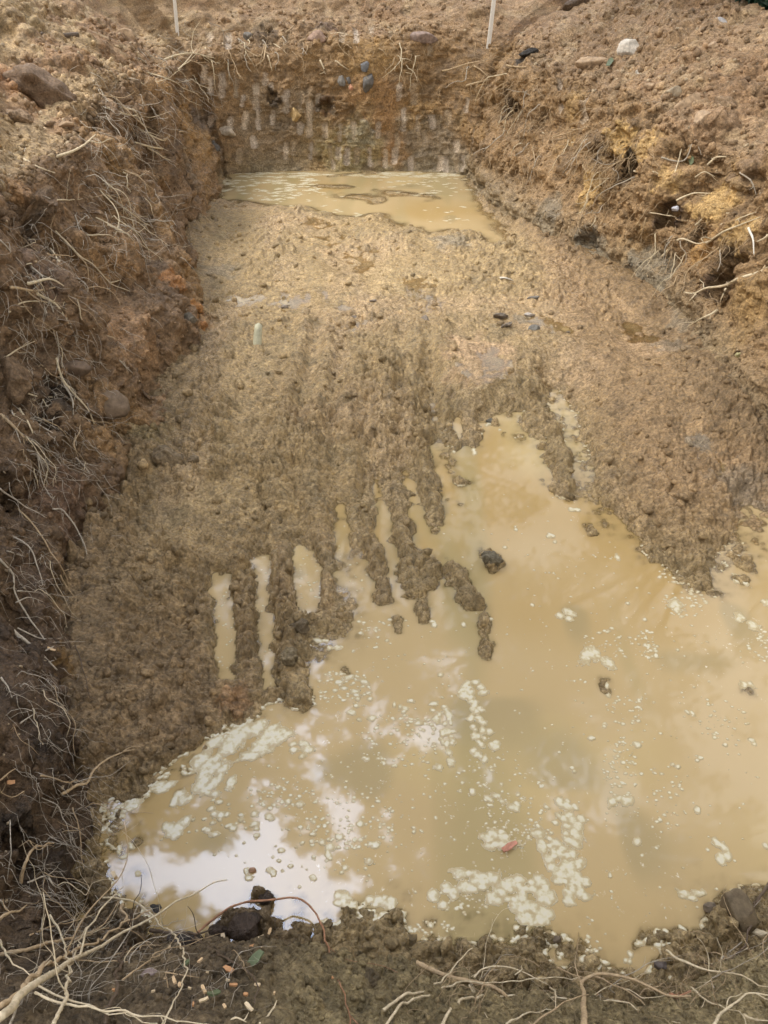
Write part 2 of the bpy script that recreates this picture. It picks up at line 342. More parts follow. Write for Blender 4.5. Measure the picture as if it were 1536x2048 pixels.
# groove at the foot of the left wall and slump crack on the right
L2 = .115; ZP = .17
W2 = [(452, 344), (440, 400), (520, 410), (600, 416), (640, 440), (700, 436), (760, 430), (800, 450), (860, 468), (900, 462), (960, 472), (1000, 497), (1012, 480), (985, 430), (950, 395), (932, 344), (800, 338), (600, 338)]
def carve(poly, z, depth, rim=.02, nz_=.03):
    global Hf
    s = sdpoly(LP, poly_px(poly, z))+fbm(P3, 7, 2, 61)*nz_
    near = 1-ss(s, 0, .35)
    Hf = np.where(s < .35, Hf*(1-near)+near*np.maximum(z+rim*ss(s, 0, .1), Hf*0), Hf)
    Hf = np.where(s < 0, z-depth*ss(-s, 0, .2)-.004, Hf); return s
s2 = carve(W2, L2, .07, .02, .07)
PUD = [([(450, 590), (470, 583), (520, 584), (532, 594), (556, 600), (560, 608), (520, 604), (480, 606), (455, 600)], 'sky'), ([(1068, 596), (1110, 598), (1112, 608), (1080, 610)], ''),
       ([(1060, 640), (1100, 634), (1150, 648), (1180, 664), (1150, 674), (1100, 662)], ''), ([(790, 568), (850, 576), (856, 590), (820, 588)], ''), ([(560, 596), (600, 590), (612, 600), (580, 606)], ''), ([(1385, 895), (1420, 905), (1425, 935), (1400, 925)], ''), ([(1255, 690), (1330, 640), (1300, 634), (1262, 634)], '')]
puds = []
FILM = [[(640, 470), (700, 476), (765, 505), (780, 550), (730, 545), (670, 520)], [(770, 545), (840, 552), (905, 590), (915, 625), (850, 622), (800, 590)], [(925, 685), (1000, 695), (1010, 745), (960, 760), (930, 730)], [(545, 570), (630, 578), (655, 605), (590, 622), (540, 605)], [(690, 612), (745, 625), (770, 680), (745, 700), (710, 660)], [(1235, 640), (1290, 648), (1335, 672), (1320, 690), (1260, 676)], [(985, 560), (1060, 575), (1075, 600), (1010, 600)], [(600, 418), (690, 440), (700, 465), (620, 450)]]
for pl, k in [PUD[0], PUD[1], PUD[2], PUD[5]]+[(q_, 'film') for q_ in FILM]:
    zz = (.185 if pl[0][1] < 800 else .12)+.0035*len(puds)
    fi = k == 'film'; zz = (.178 if pl[0][1] > 460 else .135)+.0012*len(puds) if fi else zz
    carve(pl, zz, .014 if fi else .03, .004 if fi else .012, .09 if fi else .02); puds.append((pl, zz-(.016 if fi else .008)))
for pts, hw, hh in [([(640, 372), (700, 374)], .10, .005), ([(720, 395), (760, 400)], .14, .006), ([(780, 385), (860, 392)], .12, .004), ([(660, 352), (760, 345)], .06, .008)]:
    d = sdline(LP, poly_px(pts, L2))*np.clip(1+.9*fbm(P3, 4, 4, 40), .4, 3); Hf = np.where(d < hw*1.5, np.maximum(Hf, L2-.02+(hh+.02)*(1-(d/hw)**2)), Hf)
HF = Hf.reshape(len(ly), len(lx)).astype(f4); SD = sdn.reshape(HF.shape).astype(f4); S2 = s2.reshape(HF.shape); FDm = fd.reshape(HF.shape)
def bil(A, x, y):
    u = np.clip((x-LX0)/LS, 0, len(lx)-1.01); v = np.clip((y-LY0)/LS, 0, len(ly)-1.01)
    i = u.astype(int); j = v.astype(int); a = u-i; b = v-j
    return (A[j, i]*(1-a)+A[j, i+1]*a)*(1-b)+(A[j+1, i]*(1-a)+A[j+1, i+1]*a)*b

# fan grid, rows finer where near
ys = []; y = .95
while y < 12.35:
    ys.append(y); dist2 = y*y+9; y += min(max(dist2/(770*3)*.85, .003), .015)
ys = np.array(ys); hw = .393*ys+.92
ac = np.linspace(-1.18, 1.40, 1100)
FX = ac[None]*hw[:, None]; FY = np.broadcast_to(ys[:, None], FX.shape)
FG = np.stack([FX, FY, bil(HF, FX, FY)], -1).astype(f4)
Q = FG.reshape(-1, 3); Q0 = Q.copy(); Q0[:, 2] = 0
sdv = bil(SD, Q[:, 0], Q[:, 1]); s2v = bil(S2, Q[:, 0], Q[:, 1]); fdv = bil(FDm, Q[:, 0], Q[:, 1])
dry = ss(Q[:, 2], -.02, .02)*ss(s2v, -.04, .1)
rough = .62+.5*ss(vn(Q0, 1.3, 70), -.5, .4)
rough *= .55+.45*ss(vn(Q0*np.array([2.2, .7, 1], f4), 1.5, 71), -.5, .2)
midw = ss(Q[:, 1], 6.6, 7.6)*(1-.4*ss(Q[:, 0], .6, 1.2)); rough *= 1-.15*midw
am = (.35+.65*dry)*(1-.38*ss(Q[:, 1], 4.5, 8))
smear = ss(vn(Q0*np.array([1.3, .5, 1], f4), 1.4, 81), .0, .45)*.75*ss(Q[:, 1], 3.3, 4.5)
for px_, py_, rx_, ry_ in [(960, 720, 90, 60), (800, 560, 90, 60), (1290, 690, 70, 50), (700, 450, 120, 25), (1100, 650, 90, 30), (420, 1010, 90, 60)]:
    cx_, cy_ = onz(px_, py_, .17); ex_ = abs(onz(px_+rx_, py_, .17)[0]-cx_); ey_ = abs(onz(px_, py_-ry_, .17)[1]-cy_)
    smear = np.maximum(smear, .85*ss(1.25-np.sqrt(((Q[:, 0]-cx_)/ex_)**2+((Q[:, 1]-cy_)/ey_)**2)+.3*fbm(Q0, 4, 2, 83), 0, .5))
rough *= 1-smear*.8
lump = 1.2*(clods(Q0+vn(Q0, 5, 2)[:, None]*.05, .24, 33, .3)*.06*dry*ss(sdv, 0, .15)+clods(Q0+vn(Q0, 9, 2)[:, None]*.03, .13, 3)*.05+clods(Q0+vn(Q0, 15, 12)[:, None]*.02+.37, .062, 5, .25)*.042+clods(Q0+.11, .036, 9, .1)*.024+clods(Q0, .02, 6)*.011-.022*ss(vn(Q0, 13, 19), .1, .8))
crev = -(np.clip(1-np.abs(vn(Q0+vn(Q0, 8, 90)[:, None]*.03, 11, 91))*3.2, 0, 1)*.016+np.clip(1-np.abs(vn(Q0, 23, 92))*3, 0, 1)*.010)*(.4+rough*.8)*(1-.5*smear)
fine_n = crev*am/np.maximum(am*(.4+.6*rough), .05)*.9+(1-np.abs(vn(Q0, 22, 7))*1.5)*.008+fbm(Q0, 45, 2, 8)*.004
Q[:, 2] += (lump*rough*am+fine_n*am*(.4+.6*rough)+fbm(Q0*np.array([1, .45, 1], f4), 5., 3, 66)*.016*dry-.018*am).astype(f4)
# pushed-up crests on emergent ridges
FGd = Q.reshape(FG.shape)

# ------------------------------------------------------------------ BVH of the base surfaces
def bvh():
    Vs, Fs, o = [], [], 0
    for g, a, b in ((RG2, 6, 5), (FGd, 4, 4)):
        v, f = coarse(g, a, b); Vs.append(v); Fs.append(f+o); o += len(v)
    V = np.concatenate(Vs); F = np.concatenate(Fs)
    return BVHTree.FromPolygons([Vector(v) for v in V.tolist()], F.tolist())
BV = bvh()
ORG = Vector((0, 0, CAMZ))
def hit(px, py):
    d = ray(px, py).normalized(); r = BV.ray_cast(ORG, d, 60)
    if r[0] is None: return ORG+d*12, Vector((0, 0, 1)), d
    n = r[1]; n = -n if n.dot(d) > 0 else n
    return r[0], n, d
def pxsize(p): return (Vector(p)-ORG).dot(Vector((0, CP, -SP)))/FPX

# ------------------------------------------------------------------ soil colours (soils differ; shade of hollows and near left painted in)
def mixc(a, b, t): return a*(1-t[:, None])+np.array(b, f4)*t[:, None]
def spots(P, col, wet, lst):
    for px, py, r, c, st in lst:
        h0, _, _ = hit(px, py); R = r*pxsize(h0)
        d = np.linalg.norm(P-np.array(h0, f4), axis=1); m = d < R*2.2
        if not m.any(): continue
        t = np.clip(1.3-d[m]/R+fbm(P[m], 2.2/R, 3, int(px) % 17)*.55, 0, 1); t = ss(t, .0, .6)*st
        col[m] = mixc(col[m], c, t)
YEL = (.47, .315, .14); ORA = (.29, .17, .08); DRK = (.045, .032, .022); GRY = (.23, .20, .155); GRB = (.17, .16, .14); TAN = (.36, .27, .155)  # DRK paints the shade of wall hollows into the colour
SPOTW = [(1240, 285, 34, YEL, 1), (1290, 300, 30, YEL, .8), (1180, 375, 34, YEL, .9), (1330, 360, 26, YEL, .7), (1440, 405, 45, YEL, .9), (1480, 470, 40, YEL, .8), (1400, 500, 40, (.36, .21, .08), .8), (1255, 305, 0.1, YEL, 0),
         (1265, 330, 30, DRK, .9), (1200, 300, 26, DRK, .6), (1335, 430, 28, (.07, .04, .025), .9), (1440, 550, 46, (.07, .04, .025), .85), (1455, 510, 22, DRK, .7), (1390, 470, 22, DRK, .6), (1175, 480, 30, GRB, .6), (1280, 560, 60, GRY, .8), (1150, 520, 50, GRY, .7), (1230, 620, 60, GRY, .7), (1090, 440, 40, GRY, .6),  # near-black entries darken recesses with painted shade
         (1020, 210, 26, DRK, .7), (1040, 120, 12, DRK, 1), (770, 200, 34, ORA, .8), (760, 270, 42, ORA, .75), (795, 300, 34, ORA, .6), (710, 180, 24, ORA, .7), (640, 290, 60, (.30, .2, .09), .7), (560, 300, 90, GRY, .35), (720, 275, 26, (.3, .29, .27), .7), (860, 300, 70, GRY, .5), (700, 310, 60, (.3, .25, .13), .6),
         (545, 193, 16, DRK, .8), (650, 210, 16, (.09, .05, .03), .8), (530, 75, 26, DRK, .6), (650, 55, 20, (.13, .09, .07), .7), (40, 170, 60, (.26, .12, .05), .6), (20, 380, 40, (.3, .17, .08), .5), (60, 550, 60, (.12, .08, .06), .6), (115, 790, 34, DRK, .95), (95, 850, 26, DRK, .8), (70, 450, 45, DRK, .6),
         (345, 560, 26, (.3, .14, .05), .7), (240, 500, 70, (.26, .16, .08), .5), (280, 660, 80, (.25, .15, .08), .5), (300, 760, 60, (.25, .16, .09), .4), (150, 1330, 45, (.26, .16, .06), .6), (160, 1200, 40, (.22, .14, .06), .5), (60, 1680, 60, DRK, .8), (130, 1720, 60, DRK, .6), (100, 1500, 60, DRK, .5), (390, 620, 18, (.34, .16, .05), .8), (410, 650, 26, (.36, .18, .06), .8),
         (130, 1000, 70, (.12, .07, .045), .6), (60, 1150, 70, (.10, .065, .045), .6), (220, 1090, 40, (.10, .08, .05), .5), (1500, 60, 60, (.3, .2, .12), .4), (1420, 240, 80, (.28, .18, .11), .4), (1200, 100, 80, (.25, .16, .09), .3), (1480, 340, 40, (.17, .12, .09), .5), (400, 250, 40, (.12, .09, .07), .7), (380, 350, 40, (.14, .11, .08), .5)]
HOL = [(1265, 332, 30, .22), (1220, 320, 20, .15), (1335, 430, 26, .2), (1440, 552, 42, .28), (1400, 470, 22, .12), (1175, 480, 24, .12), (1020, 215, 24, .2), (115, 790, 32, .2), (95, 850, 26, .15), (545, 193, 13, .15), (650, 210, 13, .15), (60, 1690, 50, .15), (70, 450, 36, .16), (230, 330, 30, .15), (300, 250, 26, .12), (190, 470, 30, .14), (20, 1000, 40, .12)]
RGf_ = RG2.reshape(-1, 3); RNf = RN.reshape(-1, 3)
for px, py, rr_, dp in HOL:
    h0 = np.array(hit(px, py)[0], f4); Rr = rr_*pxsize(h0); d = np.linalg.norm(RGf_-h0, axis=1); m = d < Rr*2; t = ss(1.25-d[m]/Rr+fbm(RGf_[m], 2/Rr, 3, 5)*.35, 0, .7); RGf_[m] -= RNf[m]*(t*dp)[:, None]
Pw = RG2.reshape(-1, 3)
n1 = fbm(Pw, 1.4, 4, 101); n2 = fbm(Pw, 5.5, 4, 107); n3 = vn(Pw*np.array([1, 1, 3], f4), 2.2, 113)
hrel = np.clip(WK-1, 0, 3)/3
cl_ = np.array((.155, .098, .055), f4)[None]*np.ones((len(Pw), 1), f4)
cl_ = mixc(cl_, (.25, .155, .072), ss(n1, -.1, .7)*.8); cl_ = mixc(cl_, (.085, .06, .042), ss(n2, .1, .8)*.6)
cl_ = mixc(cl_, (.07, .047, .032), ss(-Pw[:, 1], -4.6, -2.2)*.72)  # near end of left wall: shade painted over the dark soil
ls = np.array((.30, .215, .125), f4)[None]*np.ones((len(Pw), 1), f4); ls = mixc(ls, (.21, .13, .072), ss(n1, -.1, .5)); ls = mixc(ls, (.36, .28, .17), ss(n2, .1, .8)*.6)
cb = np.array((.25, .16, .083), f4)[None]*np.ones((len(Pw), 1), f4); cb = mixc(cb, (.3, .19, .085), ss(n1, 0, .8)); cb = mixc(cb, (.27, .215, .13), ss(-hrel, -.35, 0)*.8); cb = mixc(cb, (.16, .11, .07), ss(n2, .2, .9)*.6)
cr_ = np.array((.27, .175, .092), f4)[None]*np.ones((len(Pw), 1), f4); cr_ = mixc(cr_, (.36, .235, .105), ss(n1, 0, .7)*.8); cr_ = mixc(cr_, (.15, .1, .06), ss(n2, .2, .9)*.6); cr_ = mixc(cr_, (.24, .195, .13), ss(-hrel, -.5, -.05)*.8)
rs = np.array((.26, .175, .105), f4)[None]*np.ones((len(Pw), 1), f4); rs = mixc(rs, (.22, .14, .08), ss(n1, -.1, .5)); rs = mixc(rs, (.33, .245, .155), ss(n2, .1, .8)*.6)
cn = np.array((.20, .155, .082), f4)[None]*np.ones((len(Pw), 1), f4); cn = mixc(cn, (.27, .215, .12), ss(n1, -.3, .5)*.7); cn = mixc(cn, (.085, .058, .038), ss(-Pw[:, 0], .12, .5)*.75)  # left end darker: dark soil plus painted shade
ls *= 1.16; rs *= 1.14; wm = wallm[:, None]
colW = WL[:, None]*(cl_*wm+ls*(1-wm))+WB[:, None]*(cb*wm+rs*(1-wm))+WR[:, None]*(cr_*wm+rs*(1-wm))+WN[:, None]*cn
wetW = .25+.25*ss(-hrel, -.6, 0)+WN*.1+WL*wallm*.1
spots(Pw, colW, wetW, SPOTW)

# fine relief of the walls and spoil
vis = WK < 9.3
dd = np.zeros(len(Pw), f4); Pv = Pw[vis]
wv = wallm[vis]; rg = .5+.5*ss(vn(Pv, 1.7, 120), -.4, .5)
ff = clods(Pv+vn(Pv, 7, 2)[:, None]*.03, .13, 13)*.045*(1-.3*wv)+clods(Pv+vn(Pv, 4, 2)[:, None]*.05, .26, 23, .35)*.09*(1-.6*wv)*(1-WN[vis])*(1-WB[vis]*wv)+clods(Pv, .06, 14)*.022+clods(Pv, .027, 15)*.010+(1-np.abs(vn(Pv, 11, 16))*1.6)*.020*wv-ss(vn(Pv, 5.5, 26), .3, .7)*.05*wv*(1-.6*WB[vis])*(1-WN[vis])+fbm(Pv, 38, 2, 18)*.004
ff *= rg*1.25*(1+.5*WN[vis])
dd[vis] = ff-.02
# bucket tooth marks in the back wall: smooth grooves of smeared clay
MARKS = [(421, 68, 80), (456, 70, 94), (421, 89, 110), (422, 157, 185), (408, 134, 162), (445, 152, 188), (473, 160, 190), (485, 192, 209), (513, 171, 213), (573, 185, 220), (601, 185, 213), (544, 169, 185), (619, 204, 267), (636, 192, 216), (667, 202, 225),
         (462, 237, 256), (490, 227, 252), (519, 218, 253), (574, 239, 253), (600, 251, 263), (652, 249, 270), (680, 251, 279), (587, 283, 305), (509, 277, 291), (572, 288, 314), (621, 288, 314), (663, 291, 314), (677, 298, 314), (694, 302, 326), (443, 302, 316),
         (480, 302, 319), (422, 235, 248), (667, 322, 335), (530, 148, 167), (684, 60, 82), (713, 59, 82), (741, 54, 70), (798, 170, 196), (829, 171, 204), (808, 220, 256), (835, 232, 257), (865, 232, 251), (895, 225, 242), (933, 199, 220), (709, 246, 274),
         (694, 300, 323), (713, 300, 323), (741, 300, 328), (771, 305, 331), (790, 300, 321), (796, 270, 291), (947, 251, 281), (879, 316, 336), (892, 316, 338), (912, 316, 338), (925, 312, 338), (914, 284, 298), (822, 318, 336), (860, 92, 106), (1123, 165, 220), (1172, 200, 240), (756, 250, 270), (850, 262, 280), (545, 225, 245)]
bm_ = (Pw[:, 1] > 8) & (WK < 6) & (WK > .8); idx = np.where(bm_)[0]; PB = Pw[idx]
UU, VV = to_px(PB[:, 0], PB[:, 1], PB[:, 2])
md = np.zeros(len(idx), f4)
for k, (mx_, t0, t1) in enumerate(MARKS):
    a = np.array(hit(mx_+2*math.sin(k*2.1), t0)[0], f4); b = np.array(hit(mx_-1, t1)[0], f4)
    e = b-a; L_ = float(e@e)+1e-9; hwid = .038*(1+.25*math.sin(k*1.7))
    m = np.abs(PB[:, 0]-(a[0]+b[0])/2) < .2
    v = PB[m]-a; t = np.clip(v@e/L_, -.02, 1.02); r = v-t[:, None]*e; dist = np.sqrt((r*r).sum(1))
    jag = vn(PB[m], 14, k)*.011
    mk = (1-ss(dist+jag, hwid*.85, hwid*1.08))*(.8+.2*math.sin(k*3.7+1)**2)*(.7+.3*ss(vn(PB[m], 9, k+5), -.5, .1)); md[m] = np.maximum(md[m], mk)
    cc = [(.56, .46, .37), (.52, .44, .38), (.42, .33, .24), (.58, .49, .42)][k % 4]
    colW[idx[m]] = mixc(colW[idx[m]], cc, mk*.85)
dd[idx] = dd[idx]*(1-md*.93)-md*.03; wetW[idx] = wetW[idx]*(1-md)+md*.8
RN2 = normals(RG2, True)
if RN2[NSR//2, -8, 2] < 0: RN2 = -RN2
RG3 = (RG2+RN2*dd.reshape(NSR, NW, 1)).astype(f4); RG3[-1] = RG3[0]
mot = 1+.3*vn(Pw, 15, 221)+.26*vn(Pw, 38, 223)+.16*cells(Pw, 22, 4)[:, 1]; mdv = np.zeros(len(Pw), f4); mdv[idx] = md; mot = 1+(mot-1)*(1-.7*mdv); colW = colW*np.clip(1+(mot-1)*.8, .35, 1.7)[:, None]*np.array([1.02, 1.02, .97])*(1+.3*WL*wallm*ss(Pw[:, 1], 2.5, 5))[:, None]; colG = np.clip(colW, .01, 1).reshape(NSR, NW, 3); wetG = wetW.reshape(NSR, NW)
def piece(name, rows_, mask, label):
    """rows_ range of profile rows; mask over s -> contiguous runs"""
    m = mask; js = np.where(m)[0]; runs = np.split(js, np.where(np.diff(js) > 1)[0]+1)
    for run in runs:
        if len(run) < 3: continue
        a, b = max(0, run[0]-3), min(NSR-1, run[-1]+3); r0, r1 = rows_
        g = RG3[a:b+1, r0:r1]; o = np_mesh(name, g.reshape(-1, 3), grid_faces(*g.shape[:2]), SOIL, {'Col': colG[a:b+1, r0:r1].reshape(-1, 3), 'Wet': wetG[a:b+1, r0:r1].reshape(-1)})
        o['kind'] = 'structure'
rw = int(np.searchsorted(wk, 4.6)); rf = int(np.searchsorted(wk, 9.0))
isN = (skr > 2.6) & (skr < 3.6); isL = (skr < .55) | (skr >= 3.6); isB = (skr >= .55) & (skr < 1.5) & ~isN; isR = (skr >= 1.5) & ~isN & ~isL
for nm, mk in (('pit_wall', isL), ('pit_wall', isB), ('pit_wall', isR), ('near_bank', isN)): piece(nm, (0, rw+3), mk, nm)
for mk in (isL, isB, isR, isN): piece('spoil_bank', (rw-3, rf+1), mk, '')
piece('ground', (rf-1, NW), np.ones(NSR, bool), '')

# floor colours
colF = np.array((.285, .21, .115), f4)[None]*np.ones((len(Q), 1), f4)
m1 = fbm(Q0, 1.2, 4, 201); m2 = fbm(Q0, 6, 4, 205); m3 = vn(Q0*np.array([3, .6, 1], f4), 2, 207)
colF = mixc(colF, (.33, .24, .145), ss(m1, 0, .8)*.8); colF = mixc(colF, (.215, .165, .095), ss(m2, .1, .9)*.7); colF = mixc(colF, (.36, .265, .165), ss(m3, .2, .8)*.5)
colF = mixc(colF, (.17, .115, .065), ss(-Q[:, 1], -3.9, -2.4)*ss(-Q[:, 0], .3, .75)*.75)  # near-left mud: browner soil, with shade painted into the colour
colF = mixc(colF, (.24, .185, .105), ss(-sdv, -.10, .02)*.5)
colF = mixc(colF, (.25, .165, .095), ss(Q[:, 0], 1.3, 1.8)*ss(Q[:, 1], 3.2, 4)*.65)
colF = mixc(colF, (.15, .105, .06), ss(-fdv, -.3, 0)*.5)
colF = mixc(colF, (.215, .165, .09), ss(-Q[:, 1], -2.0, -1.5)*.7)
colF = mixc(colF, (.085, .058, .038), ss(-Q[:, 1], -1.6, -1.3)*ss(-Q[:, 0], .12, .5)*.7)  # near left corner: dark soil and its shade, both in the colour
wetF = .58+.35*ss(m3, -.2, .6)+.45*ss(-Q[:, 2], -.05, 0)+.35*smear
spots(Q, colF, wetF, [(950, 700, 60, (.4, .28, .175), .8), (400, 640, 24, ORA, .7), (960, 740, 60, (.38, .27, .17), .7), (1290, 690, 50, (.38, .27, .17), .6), (800, 560, 80, (.37, .28, .16), .6), (1380, 620, 40, GRY, .5), (1340, 690, 30, GRB, .4), (720, 370, 50, (.2, .16, .09), .6),
                      (1400, 890, 24, GRB, .6), (1040, 640, 20, GRB, .5), (1480, 980, 60, GRB, .4), (440, 540, 40, GRB, .4), (900, 480, 40, GRB, .5), (470, 1400, 30, (.30, .17, .09), .5), (300, 860, 40, (.2, .16, .08), .5), (960, 380, 30, GRY, .5)])
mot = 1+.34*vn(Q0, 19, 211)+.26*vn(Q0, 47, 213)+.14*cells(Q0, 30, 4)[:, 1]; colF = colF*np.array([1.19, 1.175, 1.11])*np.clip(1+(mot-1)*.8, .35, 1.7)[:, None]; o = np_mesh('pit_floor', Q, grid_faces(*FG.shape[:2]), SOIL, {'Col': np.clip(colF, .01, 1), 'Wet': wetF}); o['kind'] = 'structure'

bx_, by_ = np.meshgrid(lx[::3], ly[::3]); bz_ = HF[::3, ::3]-.05; BG = np.stack([bx_, by_, bz_], -1)
bf_ = grid_faces(*bx_.shape); kf = (FDm[::3, ::3] > -.3).ravel(); bf_ = bf_[kf[bf_].all(1)]; Bv = BG.reshape(-1, 3)
o = np_mesh('pit_floor', Bv, bf_, SOIL, {'Col': np.broadcast_to(np.array((.26, .2, .12)), Bv.shape)*(1+.3*vn(Bv.astype(f4), 9, 5)[:, None]), 'Wet': np.full(len(Bv), .7)}); o['kind'] = 'structure'
# ------------------------------------------------------------------ water
def water_mat(name, scum):
    m, nt, b = new_mat(name); L = nt.links.new
    tc = N(nt, 'ShaderNodeTexCoord')
    a1 = N(nt, 'ShaderNodeAttribute'); a1.attribute_name = 'Col'
    a2 = N(nt, 'ShaderNodeAttribute'); a2.attribute_name = 'Scum'
    n1 = N(nt, 'ShaderNodeTexNoise', Scale=22., Detail=9., Roughness=.68, Distortion=.8); L(tc.outputs['Object'], n1.inputs['Vector'])
    n2 = N(nt, 'ShaderNodeTexNoise', Scale=60., Detail=5., Roughness=.7, Distortion=.6); L(tc.outputs['Object'], n2.inputs['Vector'])
    m1 = N(nt, 'ShaderNodeMath', operation='MULTIPLY_ADD'); L(n2.outputs['Fac'], m1.inputs[0]); m1.inputs[1].default_value = .6; L(n1.outputs['Fac'], m1.inputs[2])
    m2 = N(nt, 'ShaderNodeMath', operation='MULTIPLY_ADD'); L(a2.outputs['Fac'], m2.inputs[0]); m2.inputs[1].default_value = .42; L(m1.outputs[0], m2.inputs[2])
    r = N(nt, 'ShaderNodeMapRange', interpolation_type='SMOOTHSTEP'); r.inputs['From Min'].default_value = .90; r.inputs['From Max'].default_value = 1.0; L(m2.outputs[0], r.inputs['Value'])
    mx = N(nt, 'ShaderNodeMix'); mx.data_type = 'RGBA'; L(r.outputs['Result'], mx.inputs['Factor']); L(a1.outputs['Color'], mx.inputs['A']); mx.inputs['B'].default_value = (.62, .55, .42, 1)
    dep = N(nt, 'ShaderNodeAttribute'); dep.attribute_name = 'Murk'
    n4 = N(nt, 'ShaderNodeTexNoise', Scale=3.5, Detail=3.); L(tc.outputs['Object'], n4.inputs['Vector'])
    bp = N(nt, 'ShaderNodeBump', Strength=.03, Distance=.004); L(n4.outputs['Fac'], bp.inputs['Height'])
    b3 = N(nt, 'ShaderNodeBump', Strength=.08, Distance=.0004); L(m2.outputs[0], b3.inputs['Height']); L(bp.outputs['Normal'], b3.inputs['Normal'])
    df = N(nt, 'ShaderNodeBsdfDiffuse'); L(mx.outputs['Result'], df.inputs['Color'])
    tr = N(nt, 'ShaderNodeBsdfTransparent'); tr.inputs['Color'].default_value = (.93, .86, .72, 1)
    mk = N(nt, 'ShaderNodeMath', operation='MAXIMUM'); L(dep.outputs['Fac'], mk.inputs[0]); L(r.outputs['Result'], mk.inputs[1])
    ms = N(nt, 'ShaderNodeMixShader'); L(mk.outputs[0], ms.inputs['Fac']); L(tr.outputs[0], ms.inputs[1]); L(df.outputs[0], ms.inputs[2])
    rr = N(nt, 'ShaderNodeMapRange'); rr.inputs['To Min'].default_value = .01; rr.inputs['To Max'].default_value = .16; L(r.outputs['Result'], rr.inputs['Value'])
    gl = N(nt, 'ShaderNodeBsdfGlossy'); L(rr.outputs['Result'], gl.inputs['Roughness']); L(b3.outputs['Normal'], gl.inputs['Normal'])
    fr = N(nt, 'ShaderNodeFresnel', IOR=1.5); L(b3.outputs['Normal'], fr.inputs['Normal'])
    m5 = N(nt, 'ShaderNodeMixShader'); L(fr.outputs[0], m5.inputs['Fac']); L(ms.outputs[0], m5.inputs[1]); L(gl.outputs[0], m5.inputs[2])
    L(m5.outputs[0], nt.nodes['Material Output'].inputs['Surface'])
    return m
WM = water_mat('muddy_water', 0)
def floor_z(x, y):
    v = np.interp(y, ys, np.arange(len(ys))); i = np.clip(v.astype(int), 0, len(ys)-2); t = v-i; u = (x/(.393*y+.92)-ac[0])/(ac[1]-ac[0]); k = np.clip(u.astype(int), 0, len(ac)-2); q = np.clip(u-k, 0, 1); Z = FGd[..., 2]
    return (Z[i, k]*(1-q)+Z[i, k+1]*q)*(1-t)+(Z[i+1, k]*(1-q)+Z[i+1, k+1]*q)*t
def murk(V, z, e=.009): return (1-np.exp(-np.clip(z-floor_z(V[:, 0], V[:, 1]), 0, 1)/e)).astype(f4)
def water_sheet(name, x0, x1, y0, y1, z, st, keep=None):
    xs = np.arange(x0, x1, st); ys_ = np.arange(y0, y1, st); xx, yy = np.meshgrid(xs, ys_)
    V = np.stack([xx, yy, np.full(xx.shape, z)], -1).reshape(-1, 3).astype(f4); F = grid_faces(*xx.shape)
    if keep is not None:
        k = keep(V[:, 0], V[:, 1]); F = F[k[F].all(1)]
        used = np.unique(F); rm = np.zeros(len(V), int); rm[used] = np.arange(len(used)); V = V[used]; F = rm[F]
    V0 = V.copy(); V0[:, 2] = 0
    col = np.array((.42, .31, .16), f4)[None]*np.ones((len(V), 1), f4)
    col = mixc(col, (.36, .24, .09), ss(fbm(V0, .9, 3, 301), -.2, .7)*.7); col = mixc(col, (.46, .35, .17), ss(fbm(V0, 1.1, 3, 305), 0, .9)*.7)
    col = mixc(col, (.30, .245, .12), ss(fbm(V0*np.array([2.6, .55, 1], f4), 1.1, 3, 315), .05, .8)*.6); col = mixc(col, (.27, .22, .12), ss(vn(V0*np.array([1.5, 1, 1], f4), 3.1, 317), .45, .8)*.5)
    scm = np.full(len(V), -.22, f4)+.25*fbm(V0, 1.3, 3, 309)
    def blob(px, py, rx, ry, c=None, st=1., s=0):
        nonlocal col, scm
        cx, cy = onz(px, py, z); ex = abs(onz(px+rx, py, z)[0]-cx); ey = abs(onz(px, py-ry, z)[1]-cy)
        q = np.sqrt(((V[:, 0]-cx)/ex)**2+((V[:, 1]-cy)/ey)**2)+fbm(V0, 4, 3, int(px) % 13)*.25
        t = ss(1.2-q, 0, .8)
        if c is not None: col = mixc(col, c, t*st)
        scm = scm+s*t
    return V, F, col, scm, blob
V, F, col, scm, blob = water_sheet('water', -2.2, 5.0, .75, 8.2, 0.0, .013, lambda x, y: (bil(SD, x, y) < .25) & (bil(FDm, x, y) > -.12))
GRN = (.28, .25, .135); DG = (.205, .175, .095); ORW = (.43, .28, .12)
for a in [(960, 1040, 60, 70, GRN, .8), (970, 1120, 50, 60, GRN, .7), (1020, 1230, 60, 120, GRN, .5), (1065, 1290, 50, 60, DG, .6), (1060, 1410, 60, 60, DG, .5), (960, 970, 110, 30, GRN, .4), (1250, 1330, 40, 80, DG, .35), (1300, 1360, 40, 40, DG, .5), (1100, 1200, 40, 30, DG, .35),
          (1480, 1120, 90, 50, DG, .7), (450, 1250, 60, 120, ORW, .9), (530, 1230, 40, 120, ORW, .9), (610, 1170, 40, 70, GRN, .5), (800, 1020, 40, 60, ORW, .4), (700, 1150, 50, 90, (.4, .3, .13), .5), (1060, 930, 120, 50, (.48, .36, .17), .7), (1250, 1180, 60, 40, (.48, .36, .17), .5),
          (1480, 1560, 80, 20, DG, .5), (1450, 1690, 60, 30, DG, .4), (1350, 1730, 40, 20, DG, .4), (1150, 1550, 120, 60, GRN, .25), (1250, 1650, 60, 160, (.44, .32, .14), .4), (1000, 1830, 500, 60, (.34, .22, .085), .6), (1300, 1000, 40, 30, DG, .3), (500, 1650, 260, 150, (.30, .20, .08), .6), (900, 1100, 50, 50, GRN, .4)]:
    blob(*a)
